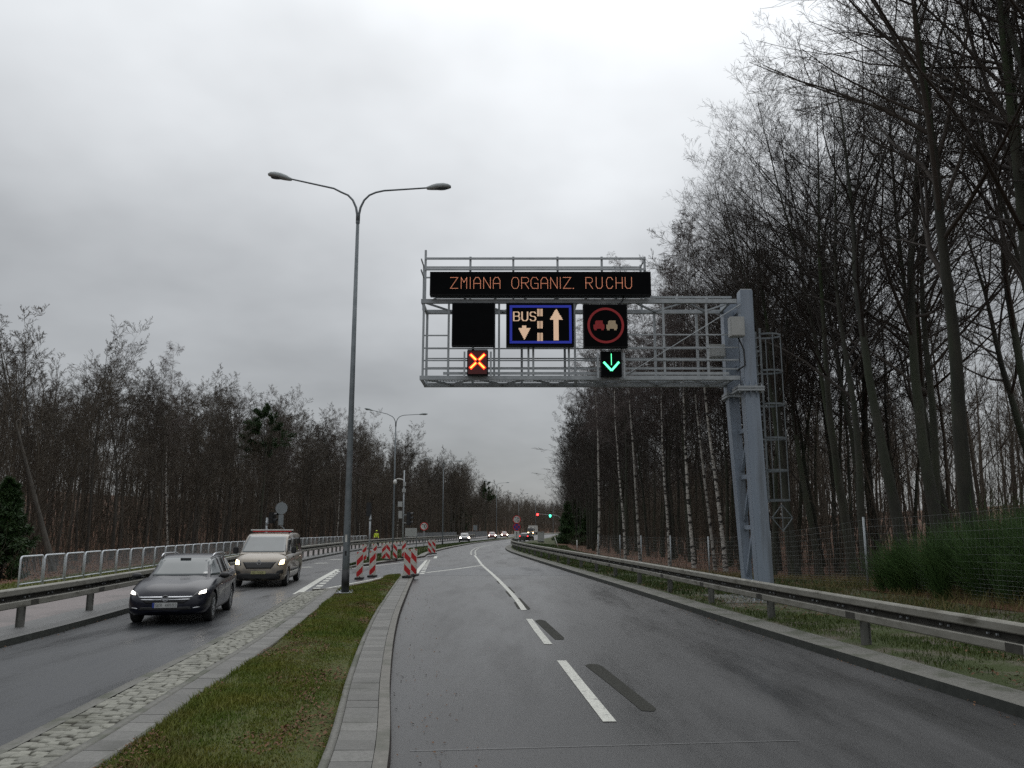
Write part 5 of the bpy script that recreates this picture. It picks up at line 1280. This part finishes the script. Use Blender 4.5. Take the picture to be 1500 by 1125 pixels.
def vehicle(name, label, cat_, loc, heading, S, paint, quick=False, group=None):
    """S: shape table of one car type"""
    t = thing(name, label, cat_, loc, math.atan2(heading[1], heading[0]), group)
    xs = np.linspace(S['body'][0][0], S['body'][-1][0], 30 if quick else 64); rows = hermite_rows(S['body'], xs)
    ns = 14 if quick else 24; mb = MB(); V = []
    for x, (w_, zb, zs, zt) in zip(xs, rows):
        half = smooth_section([(0,zb),(.62*w_,zb),(.93*w_,zb+.045),(.985*w_,zb+.2*(zs-zb)+.02),(w_,zb+.55*(zs-zb)),(.985*w_,zs-.08),(.945*w_,zs-.005),(.72*w_,zs+.72*(zt-zs)),(0,zt)], ns)
        full = [(-p[0],p[1]) for p in half[::-1][:-1]]+[tuple(p) for p in half[:-1]]
        V += [(x,a,b) for a, b in full]
    k = len(V)//len(xs); Fs = [(i*k+j, i*k+(j+1)%k, (i+1)*k+(j+1)%k, (i+1)*k+j) for i in range(len(xs)-1) for j in range(k)]
    Fs += [tuple(range(k)), tuple(range((len(xs)-1)*k, len(xs)*k))]
    low = MB().raw(V, Fs).build('body', paint, None, True)
    # wheel openings
    rw, wl = S['wheel_r'], S['axles']
    cut = MB()
    for ax in wl:
        for s_ in (-1,1):
            y0, y1 = sorted((s_*(S['width']/2-.26), s_*(S['width']/2+.2)))
            cut.prism([(ax+(rw+.055)*math.cos(a), rw+.01+(rw+.055)*math.sin(a)) for a in np.linspace(0,2*math.pi,29)[:-1]], 1, y0, y1)
    co = cut.build('cutter', M_TRIM); bo = low.modifiers.new('b', 'BOOLEAN'); bo.operation = 'DIFFERENCE'; bo.object = co; bo.solver = 'EXACT'
    dg = bpy.context.evaluated_depsgraph_get(); me = bpy.data.meshes.new_from_object(low.evaluated_get(dg)); low.modifiers.clear(); low.data = me
    bpy.data.objects.remove(co, do_unlink=True)
    # cabin
    gx = np.linspace(S['cabin'][0][0], S['cabin'][-1][0], 24 if quick else 60); gr = hermite_rows(S['cabin'], gx); V = []
    for x, (wb, wt, zt) in zip(gx, gr):
        zb = S['belt']-.10; zt = max(zt, zb+.02); zr = max(zb+.01, zt-.075)
        half = [(wb,zb),(wb+(wt-wb)*.35,zb+(zr-zb)*.35),(wb+(wt-wb)*.7,zb+(zr-zb)*.7),(wt,zr),(wt-.015,zr+.03),(wt-.055,zr+.052),(wt-.15,zr+.064),(wt*.5,zr+.072),(0,zt)]
        V += [(x,-a,b) for a, b in half[:-1]]+[(x,0,half[-1][1])]+[(x,a,b) for a, b in half[:-1][::-1]]
    k = len(V)//len(gx); Fs = [(i*k+j, i*k+j+1, (i+1)*k+j+1, (i+1)*k+j) for i in range(len(gx)-1) for j in range(k-1)]+[tuple(range(k)), tuple(range((len(gx)-1)*k, len(gx)*k))]
    cab = MB().raw(V, Fs).build('cabin', paint, None, True)
    bm = bmesh.new(); bm.from_mesh(low.data); bm.from_mesh(cab.data); bmesh.ops.recalc_face_normals(bm, faces=bm.faces); bm.to_mesh(low.data); bvh = BVHTree.FromBMesh(bm); bm.free()
    bpy.data.objects.remove(cab, do_unlink=True)
    low.data.materials.clear(); low.data.materials.append(paint); smooth_by_angle(low, 38); low.parent = t; low.name = 'body'
    def patch(nm, quad, face, m, off_=.006, nu=10, nv=8, parent=None, th=.01):
        """quad: 4 corners (a,b) on the plane seen from 'face' (front, rear, left, right, top)"""
        nu, nv = (4,3) if quick else (nu,nv); P = []
        q = [Vector((*p,0)) for p in quad]
        dirs = {'front':((1,0,0),lambda a,b:(6,a,b)),'rear':((-1,0,0),lambda a,b:(-6,a,b)),'left':((0,1,0),lambda a,b:(a,4,b)),'right':((0,-1,0),lambda a,b:(a,-4,b)),'top':((0,0,1),lambda a,b:(a,b,5))}
        n_, fo = dirs[face]; n_ = Vector(n_); last = None
        for j in range(nv+1):
            for i in range(nu+1):
                u, v = i/nu, j/nv; p = (q[0]*(1-u)+q[1]*u)*(1-v)+(q[3]*(1-u)+q[2]*u)*v
                o_ = Vector(fo(p.x,p.y)); hit, hn, _, _ = bvh.ray_cast(o_, -n_)
                if hit is None: hit, hn, _, _ = bvh.find_nearest(o_-n_*(4.0 if face in ('front','rear') else 3.2))
                P.append((hit, hn if hn.dot(n_) > 0 else -hn))
        k = nu+1; N_ = len(P)
        V = [tuple(h-hn*th+hn*off_) for h, hn in P]+[tuple(h+hn*off_) for h, hn in P]
        Fs = [(N_+j*k+i,N_+j*k+i+1,N_+(j+1)*k+i+1,N_+(j+1)*k+i) for j in range(nv) for i in range(nu)]
        edge = [i for i in range(nu)]+[j*k+nu for j in range(nv)]+[nv*k+nu-i for i in range(nu)]+[(nv-j)*k for j in range(nv)]
        Fs += [(edge[i],edge[(i+1)%len(edge)],N_+edge[(i+1)%len(edge)],N_+edge[i]) for i in range(len(edge))]
        return MB().raw(V, Fs).build(nm, m, parent or t, True)
    # wheels
    for ax in wl:
        for s_ in (-1,1):
            yo = s_*(S['width']/2-.02); yi = s_*(S['width']/2-.23); n = 20 if quick else 36
            prof = [(rw*.62,yi),(rw*.9,yi),(rw*.985,yi+s_*.02),(rw,yi+s_*.05),(rw,yo-s_*.05),(rw*.985,yo-s_*.02),(rw*.9,yo),(rw*.66,yo-s_*.005),(rw*.62,yo-s_*.03)]
            V = [(r_*math.cos(2*math.pi*i/n),y,r_*math.sin(2*math.pi*i/n)) for r_, y in prof for i in range(n)]
            Fs = [(a*n+i,a*n+(i+1)%n,(a+1)*n+(i+1)%n,(a+1)*n+i) for a in range(len(prof)-1) for i in range(n)]
            wh = MB().raw(V, Fs).build('wheel', M_TYRE, t, True, loc=(ax,0,rw))
            rm = MB().disc((0,yo-s_*.07,0), rw*.63, 1, .03, n)
            if not quick:
                rm = MB().disc((0,yo-s_*.018,0), rw*.645, 1, .02, n, r_in=rw*.56).disc((0,yo-s_*.02,0), rw*.17, 1, .03, 16)
                for j in range(S.get('spokes',5)*2):
                    a = 2*math.pi*(j//2)/S.get('spokes',5)+(.16 if j % 2 else -.16)
                    rm.beam((rw*.12*math.cos(a),yo-s_*.02,rw*.12*math.sin(a)),(rw*.58*math.cos(a*1.0),yo-s_*.02,rw*.58*math.sin(a)),.018,.035,up=(0,1,0))
            rm.build('rim', M_RIM, wh)
            if not quick: MB().disc((0,yo-s_*.12,0), rw*.62, 1, .02, n).build('brake_disc', M_TRIM, wh)
            ln = MB(); V = []; m_ = 17; yb = s_*(S['width']/2-.255); rr = rw+.052
            for y in (yb, s_*(S['width']/2-.035)):
                for i in range(m_):
                    a = -.35+(math.pi+.7)*i/(m_-1); V.append((ax+rr*math.cos(a), y, rw+.01+rr*math.sin(a)))
            ln.raw(V, [(i,i+1,m_+i+1,m_+i) for i in range(m_-1)]+[tuple(range(m_))]).build('arch_liner', M_TRIM, t)
    return t, patch, bvh, low
ESTATE = dict(width=1.81, wheel_r=.325, axles=(1.40,-1.26), belt=.98, spokes=5,
    body=[(-2.36,.70,.38,.84,.88),(-2.30,.79,.30,.95,.99),(-2.12,.865,.24,1.0,1.03),(-1.6,.895,.20,.985,1.02),(-.6,.905,.18,.95,.99),(.4,.905,.18,.93,.98),(.95,.90,.18,.915,1.01),(1.3,.89,.18,.875,.97),(1.7,.875,.185,.80,.90),(2.02,.83,.20,.70,.82),(2.2,.75,.22,.60,.735),(2.31,.62,.26,.54,.64),(2.35,.46,.31,.50,.57)],
    cabin=[(-2.27,.76,.62,.99),(-2.12,.80,.61,1.17),(-1.92,.82,.605,1.36),(-1.6,.84,.61,1.43),(-.9,.865,.625,1.475),(-.3,.87,.63,1.48),(.15,.865,.615,1.45),(.45,.85,.62,1.33),(.75,.82,.66,1.155),(1.02,.78,.72,.99)])
M_NAVY = pmat('dark_navy_paint', (.003,.004,.011), (.005,.006,.015), scale=2, rough=.3, coat=.28, spec=.3)
hd = Vector((.18,-.984,0)).normalized(); rear = Vector((-8.33,22.3)); fa = Vector((-7.86,19.68))
t, patch, bvh, _ = vehicle('estate_car', 'dark navy estate car with bright headlights and roof rails, nearest oncoming vehicle', 'car', ((rear.x+fa.x)/2, (rear.y+fa.y)/2, .004), hd, ESTATE, M_NAVY)
patch('windscreen', [(-.70,1.015),(.70,1.015),(.565,1.41),(-.565,1.41)], 'front', M_GLASS, nu=16, nv=12)
for sd in ('left','right'):
    patch('side_window', [(.98,1.0),(.10,.99),(-.02,1.395),(.36,1.37)][:4], sd, M_GLASS)
    patch('side_window', [(.03,.99),(-.86,1.0),(-.86,1.40),(-.10,1.40)], sd, M_GLASSD)
    patch('side_window', [(-.93,1.0),(-1.98,1.06),(-1.80,1.34),(-.93,1.40)], sd, M_GLASSD)
    for a, b in ((.07,.02),(-.91,-.90)): patch('door_seam', [(a,.30),(a-.012,.30),(b-.012,.94),(b,.94)], sd, M_TRIM, .002, 2, 10, th=.004)
    patch('door_seam', [(1.02,.42),(1.008,.42),(1.0,.90),(1.012,.90)], sd, M_TRIM, .002, 2, 10, th=.004)
    for a in (-.02,-1.0): patch('door_handle', [(a,.875),(a-.2,.875),(a-.2,.905),(a,.905)], sd, M_NAVY, .02, 5, 2, th=.02)
    patch('sill_trim', [(1.0,.22),(-.85,.22),(-.85,.27),(1.0,.27)], sd, M_TRIM, .004, 12, 2)
patch('rear_window', [(-.58,1.08),(.58,1.08),(.50,1.33),(-.50,1.33)], 'rear', M_GLASSD)
patch('bumper_intake', [(-.56,.335),(.56,.335),(.52,.40),(-.52,.40)], 'front', M_TRIM, .006, 14, 4)
patch('grille', [(-.40,.475),(.40,.475),(.55,.60),(-.55,.60)], 'front', M_TRIM, .004, 16, 5)
patch('chrome_bar', [(-.56,.592),(.56,.592),(.58,.620),(-.58,.620)], 'front', M_CHROME, .012, 18, 2)
patch('chrome_bar', [(-.50,.548),(.50,.548),(.54,.565),(-.54,.565)], 'front', M_CHROME, .012, 18, 2)
h_, hn, _, _ = bvh.ray_cast(Vector((6,0,.585)), Vector((-1,0,0)))
em = MB().disc((h_.x+.022,0,.588), .072, 0, .012, 24, r_in=.055); em.beam((h_.x+.022,-.09,.575),(h_.x+.022,.0,.592),.012,.02); em.beam((h_.x+.022,.0,.584),(h_.x+.022,.09,.601),.012,.02); em.build('emblem', M_CHROME, t)
MB().disc((h_.x+.012,0,.588), .055, 0, .008).build('emblem_field', M_TRIM, t)
for s_ in (-1,1):
    pq = [(s_*.56,.625),(s_*.80,.665),(s_*.80,.745),(s_*.62,.685)]
    hl = patch('headlight', pq, 'front', M_GLASSD, .008, 10, 5)
    pq = [(s_*.665,.650),(s_*.785,.672),(s_*.785,.735),(s_*.68,.700)]
    patch('lit_lamp', pq, 'front', E_HEAD, .016, 6, 5, parent=hl)
    patch('fog_lamp', [(s_*.58,.36),(s_*.72,.375),(s_*.72,.395),(s_*.58,.38)], 'front', M_CHROME, .008, 4, 2)
    mi = MB().ellipsoid((.80,s_*1.0,1.0),(.10,.115,.075)); mi.beam((.80,s_*.86,.97),(.80,s_*.93,.985),.06,.04); mi.build('wing_mirror', M_TRIM, t, True)
    pts = [(.22,s_*.60,1.425),(.10,s_*.605,1.475),(-.1,s_*.615,1.50),(-1.3,s_*.60,1.49),(-1.62,s_*.59,1.455),(-1.72,s_*.585,1.41)]
    MB().tube(pts, [.016,.02,.02,.02,.02,.016], 8).build('roof_rail', M_CHROME, t, True)
    patch('tail_light', [(s_*.62,.84),(s_*.80,.84),(s_*.80,.94),(s_*.62,.94)], 'rear', pmat('unlit_red_lens', (.2,.01,.01), rough=.2), .01, 4, 4)
h_, hn, _, _ = bvh.ray_cast(Vector((6,0,.44)), Vector((-1,0,0)))
pl = MB().box(h_.x+.012,h_.x+.024,-.26,.26,.385,.495).build('number_plate', M_PLATEW, t); MB().box(h_.x+.0245,h_.x+.026,-.26,-.215,.385,.495).build('blue_band', M_BLUE, pl)
m_ = MB()
def plate_text(m_, txt, x, y0, z0, h, wd, gap):
    y = y0
    for ch in txt:
        if ch != ' ':
            for st in STK[ch]:
                for (a, b), (c, d) in zip(st[:-1], st[1:]): m_.beam((x,y+a*wd,z0+b*h),(x,y+c*wd,z0+d*h),.002,.011,up=(1,0,0))
        y += wd+gap
plate_text(m_, 'GKA 4A592', h_.x+.0255, -.195, .407, .066, .034, .0165); m_.build('digits', M_BLACK, pl)
MB().tube([(.62,-.28,1.15),(.60,.0,1.17),(.62,.28,1.15)], .008, 5).build('wiper', M_TRIM, t)
MB().box(.36,.42,-.12,.12,1.34,1.395).build('mirror_housing', M_TRIM, t)
st_ = patch('windscreen_sticker', [(.52,1.035),(.62,1.035),(.61,1.075),(.515,1.075)], 'front', M_WHITE, .012, 3, 3)

# beige van
VAN = dict(width=1.95, wheel_r=.335, axles=(1.62,-1.48), belt=1.18, spokes=6,
    body=[(-2.5,.90,.36,1.15,1.2),(-2.42,.955,.27,1.2,1.24),(-2.0,.975,.23,1.2,1.24),(0,.978,.22,1.19,1.24),(1.3,.975,.22,1.14,1.24),(1.75,.965,.22,1.08,1.20),(2.08,.94,.22,.98,1.09),(2.3,.87,.23,.84,.97),(2.42,.77,.25,.72,.84),(2.48,.60,.30,.60,.70)],
    cabin=[(-2.47,.93,.80,1.2),(-2.44,.935,.80,1.82),(-2.3,.94,.805,1.92),(-1.6,.945,.81,1.955),(-.2,.945,.81,1.955),(.35,.94,.80,1.93),(.72,.93,.785,1.86),(1.05,.92,.80,1.66),(1.4,.90,.83,1.43),(1.78,.87,.85,1.19)])
M_BEIGE = pmat('beige_metallic_paint', (.205,.172,.13), (.245,.21,.165), scale=2, rough=.35, coat=.5, metal=.15, c3=(.155,.135,.115), scale3=1.2)
fa = Vector((-9.62,31.75)); rear = Vector((-10.0,34.83)); hd = (fa-rear).normalized()
t, patch, bvh, _ = vehicle('delivery_van', 'beige van with warm lit headlights and a roof bar following the navy car', 'van', ((fa.x+rear.x)/2+.22, (fa.y+rear.y)/2-.1, .004), hd, VAN, M_BEIGE)
patch('windscreen', [(-.82,1.235),(.82,1.235),(.70,1.83),(-.70,1.83)], 'front', M_GLASS, nu=16, nv=12)
for sd in ('left','right'):
    patch('side_window', [(1.42,1.24),(.42,1.22),(.42,1.74),(.86,1.72)], sd, M_GLASSD)
    patch('side_window', [(.30,1.22),(-.95,1.22),(-.95,1.76),(.30,1.76)], sd, M_GLASSD)
    patch('side_window', [(-1.08,1.22),(-2.3,1.22),(-2.3,1.76),(-1.08,1.76)], sd, M_GLASSD)
    patch('side_moulding', [(1.15,.52),(-1.0,.52),(-1.0,.60),(1.15,.60)], sd, M_TRIM, .014, 10, 2)
    for a in (.36,-1.02): patch('door_seam', [(a,.30),(a-.012,.30),(a-.012,1.2),(a,1.2)], sd, M_TRIM, .002, 2, 10, th=.004)
    patch('door_handle', [(.62,1.02),(.44,1.02),(.44,1.05),(.62,1.05)], sd, M_TRIM, .02, 4, 2, th=.02)
patch('rear_window', [(-.7,1.25),(.7,1.25),(.66,1.75),(-.66,1.75)], 'rear', M_GLASSD)
patch('grille', [(-.44,.665),(.44,.665),(.60,.90),(-.60,.90)], 'front', M_TRIM, .006, 14, 6)
patch('lower_bumper', [(-.74,.27),(.74,.27),(.84,.50),(-.84,.50)], 'front', M_TRIM, .008, 16, 6)
for s_ in (-1,1):
    patch('bumper_corner', [(s_*.62,.50),(s_*.86,.48),(s_*.86,.63),(s_*.66,.585)], 'front', M_TRIM, .008, 6, 5)
    hl = patch('headlight', [(s_*.63,.78),(s_*.88,.80),(s_*.885,1.02),(s_*.70,.96)], 'front', M_GLASSD, .008, 8, 8)
    patch('lit_lamp', [(s_*.70,.80),(s_*.86,.82),(s_*.865,.985),(s_*.74,.94)], 'front', E_HEADW, .016, 6, 6, parent=hl)
    mi = MB(); mi.box(1.22,1.36,min(s_*.98,s_*1.17),max(s_*.98,s_*1.17),1.18,1.42); mi.build('wing_mirror', M_TRIM, t, bevel=.03)
h_, hn, _, _ = bvh.ray_cast(Vector((6,0,.87)), Vector((-1,0,0)))
em = MB()
for a, b in (((0,.11),(.075,0)),((.075,0),(0,-.11)),((0,-.11),(-.075,0)),((-.075,0),(0,.11))): em.beam((h_.x+.02,a[0],.87+a[1]),(h_.x+.02,b[0],.87+b[1]),.03,.035,up=(1,0,0))
em.build('emblem', M_CHROME, t)
h_, hn, _, _ = bvh.ray_cast(Vector((6,0,.53)), Vector((-1,0,0)))
pl = MB().box(h_.x+.012,h_.x+.024,-.26,.26,.475,.585).build('number_plate', M_PLATEY, t); m_ = MB(); plate_text(m_, 'GD 7592K'.replace('D','0'), h_.x+.0255, -.20, .497, .066, .034, .0165); m_.build('digits', M_BLACK, pl)
rb_ = MB().box(-.02,.12,-.78,.86,2.035,2.085).build('roof_bar', M_WHITE, t, bevel=.01); MB().box(.0,.10,-.7,.78,1.985,2.033).build('red_strip', M_RED, rb_)
for s_ in (-.7,.7): MB().box(.02,.08,s_-.03,s_+.03,1.90,1.986).build('roof_bar_foot', M_TRIM, t)

# distant traffic
def far_car(label, x, y, hd, paint, S=ESTATE, lights=E_FAR, tail=False, sc=1.0, glass=None, nm='car'):
    t, patch, bvh, _ = vehicle(nm, label, 'car', (x,y,.004), hd, S, paint, quick=True)
    patch('windscreen', [(-.70,1.015),(.70,1.015),(.565,1.41),(-.565,1.41)], 'front', glass or M_GLASS)
    patch('rear_window', [(-.58,1.08),(.58,1.08),(.50,1.33),(-.50,1.33)], 'rear', M_GLASSD)
    for sd in ('left','right'): patch('side_window', [(.9,1.0),(-1.9,1.02),(-1.7,1.36),(.36,1.37)], sd, M_GLASSD)
    for s_ in (-1,1):
        patch('headlight', [(s_*.58,.60),(s_*.80,.63),(s_*.80,.76),(s_*.60,.73)], 'front', M_GLASSD if tail else lights, .02)
        patch('tail_light', [(s_*.60,.82),(s_*.78,.82),(s_*.78,.96),(s_*.60,.96)], 'rear', E_TAIL if tail else M_RED, .02)
        MB().ellipsoid((.80,s_*1.0,1.0),(.10,.115,.075), 8, 6).build('wing_mirror', M_TRIM, t, True)
    patch('grille', [(-.42,.42),(.42,.42),(.52,.58),(-.52,.58)], 'front', M_TRIM, .006)
    t.scale = (sc,sc,sc); return t
P1 = pmat('dark_slate_paint', (.03,.036,.042), rough=.3, coat=.6); P2 = pmat('dull_red_paint', (.16,.02,.02), rough=.3, coat=.6); P3 = pmat('orange_red_paint', (.22,.04,.015), rough=.3, coat=.6); P4 = pmat('black_car_paint', (.012,.013,.016), rough=.3, coat=.6)
far_car('dark distant car with two lit headlights, leftmost of the three oncoming in the bend', -8.0, 140, (.08,-.997), P1)
far_car('reddish distant car with glaring headlights, middle of the three oncoming in the bend', -4.6, 190, (.08,-.997), P2)
far_car('orange-red distant car, rightmost and farthest of the three oncoming in the bend', -2.05, 216, (.08,-.997), P3)
far_car('dark car seen from behind with red tail lights beyond the 70 sign', 2.6, 146, (.25,.97), P4, tail=True)
# oncoming lorry
t = thing('lorry', 'white box lorry with warm headlights oncoming beyond the bend', 'lorry', (7.3,300,.0), math.atan2(-.97,-.2))
M_LORRY = pmat('lorry_white', (.48,.47,.44), (.55,.54,.51), scale=1, rough=.5); M_ORG = pmat('grey_cab_paint', (.34,.33,.31), rough=.4)
MB().box(-4.6,1.3,-1.22,1.22,.95,3.35).build('cargo_box', M_LORRY, t, bevel=.04)
MB().prism([(1.4,.45),(3.2,.45),(3.25,1.3),(2.95,2.5),(2.5,2.62),(1.4,2.62)], 1, -1.1, 1.1).build('cab', M_ORG, t, bevel=.05)
MB().prism([(3.262,1.42),(3.29,1.42),(3.01,2.42),(2.975,2.42)], 1, -.98, .98).build('windscreen', M_GLASSD, t)
for s_ in (-1,1):
    MB().box(3.24,3.29,s_*.85-.17,s_*.85+.17,.72,.98).build('headlight', emat('lorry_headlight', (1,.66,.32), 16), t)
    MB().box(2.6,2.8,s_*1.3-.08,s_*1.3+.08,1.7,2.2).build('wing_mirror', M_TRIM, t)
    for ax in (2.3,-2.6,-3.6): MB().disc((ax,s_*.98,.48), .48, 1, .28).build('wheel', M_TYRE, t)
MB().box(3.2,3.3,-1.1,1.1,.4,.66).build('bumper', M_TRIM, t); MB().box(-4.5,1.5,-.5,.5,.55,.95).build('chassis', M_TRIM, t)
MB().box(2.3,2.55,-.35,.35,2.64,2.78).build('roof_lamp_bar', M_TRIM, t)

# ------------------------------------------------------------------ person in a high-visibility jacket on the footway
def skinned(name, nodes, edges, m, parent, lev=2):
    me = bpy.data.meshes.new(name); me.from_pydata([n[:3] for n in nodes], edges, []); o = bpy.data.objects.new(name, me); COL.objects.link(o)
    sk = o.modifiers.new('s','SKIN'); ss = o.modifiers.new('d','SUBSURF'); ss.levels = ss.render_levels = lev
    for i, n in enumerate(nodes):
        v = me.skin_vertices[0].data[i]; v.radius = (n[3], n[4] if len(n) > 4 else n[3]); v.use_root = (i == 0)
    dg = bpy.context.evaluated_depsgraph_get(); m2 = bpy.data.meshes.new_from_object(o.evaluated_get(dg)); o.modifiers.clear(); o.data = m2
    m2.materials.clear(); m2.materials.append(m); m2.shade_smooth(); o.parent = parent; return o
M_SKIN = pmat('skin', (.42,.25,.18), (.48,.29,.21), scale=9, rough=.55); M_HIVIS = pmat('hi_vis_yellow', (.56,.72,.04), (.64,.80,.06), scale=9, rough=.7, bump=.1)
M_TROU = pmat('dark_trousers', (.02,.022,.028), (.03,.032,.04), scale=9, rough=.85); M_HAIR = pmat('dark_hair', (.02,.015,.012), rough=.7)
t = thing('person', 'person in bright yellow high-visibility jacket and cap on the footway behind the warning boards', 'person', (-15.95,98,.14), .35)
N_ = [(0,0,.95,.13,.11),(0,.01,1.15,.13,.10),(0,.02,1.36,.155,.10),(0,.01,1.47,.07,.065),(0,0,1.54,.055,.055),(0,-.01,1.62,.075,.09),(0,0,1.73,.07,.085),
      (.10,.02,.90,.09,.09),(.11,-.10,.50,.062,.062),(.11,-.05,.09,.042,.042),(.11,-.20,.04,.035,.03),(-.10,.02,.90,.09,.09),(-.11,.08,.50,.062,.062),(-.11,.24,.10,.042,.042),(-.11,.10,.04,.035,.03),
      (.20,.02,1.40,.06,.06),(.25,.08,1.12,.045,.045),(.25,-.06,.90,.034,.034),(.25,-.09,.82,.03,.022),(-.20,.02,1.40,.06,.06),(-.25,-.02,1.12,.045,.045),(-.24,-.18,.94,.034,.034),(-.24,-.23,.87,.03,.022)]
E2 = [(0,1),(1,2),(2,3),(3,4),(4,5),(5,6),(0,7),(7,8),(8,9),(9,10),(0,11),(11,12),(12,13),(13,14),(2,15),(15,16),(16,17),(17,18),(2,19),(19,20),(20,21),(21,22)]
skinned('body', N_, E2, M_SKIN, t)
def grow(ids, add): return [(N_[i][0],N_[i][1],N_[i][2],N_[i][3]+add,N_[i][4]+add) for i in ids]
skinned('jacket', grow([0,1,2,3,15,16,17,19,20,21], .022), [(0,1),(1,2),(2,3),(2,4),(4,5),(5,6),(2,7),(7,8),(8,9)], M_HIVIS, t)
skinned('trousers', [(0,0,.93,.125,.11)]+grow([7,8,9,11,12,13], .016), [(0,1),(1,2),(2,3),(0,4),(4,5),(5,6)], M_TROU, t)
MB().ellipsoid((0,.0,1.735),(.105,.125,.10), cut=-.15).box(-.06,.06,-.20,-.11,1.715,1.73).build('cap', M_HIVIS, t, True)
MB().ellipsoid((0,.03,1.69),(.092,.10,.10)).build('hair', M_HAIR, t, True)
for s_ in (-1,1):
    MB().ellipsoid((s_*.033,-.098,1.665),(.014,.01,.009), 8, 6).build('eye', M_HAIR, t, True)
MB().ellipsoid((0,-.112,1.635),(.014,.018,.022), 8, 6).build('nose', M_SKIN, t, True); MB().ellipsoid((0,-.098,1.592),(.026,.01,.007), 8, 6).build('mouth', pmat('lip', (.30,.12,.10), rough=.5), t, True)

# leave out the tree models that were never planted
for s in beech_near+beech_mid+tree_left+birches+spr+[pin]:
    if not s.used:
        for c in list(s.t.children): bpy.data.objects.remove(c, do_unlink=True)
        bpy.data.objects.remove(s.t, do_unlink=True)
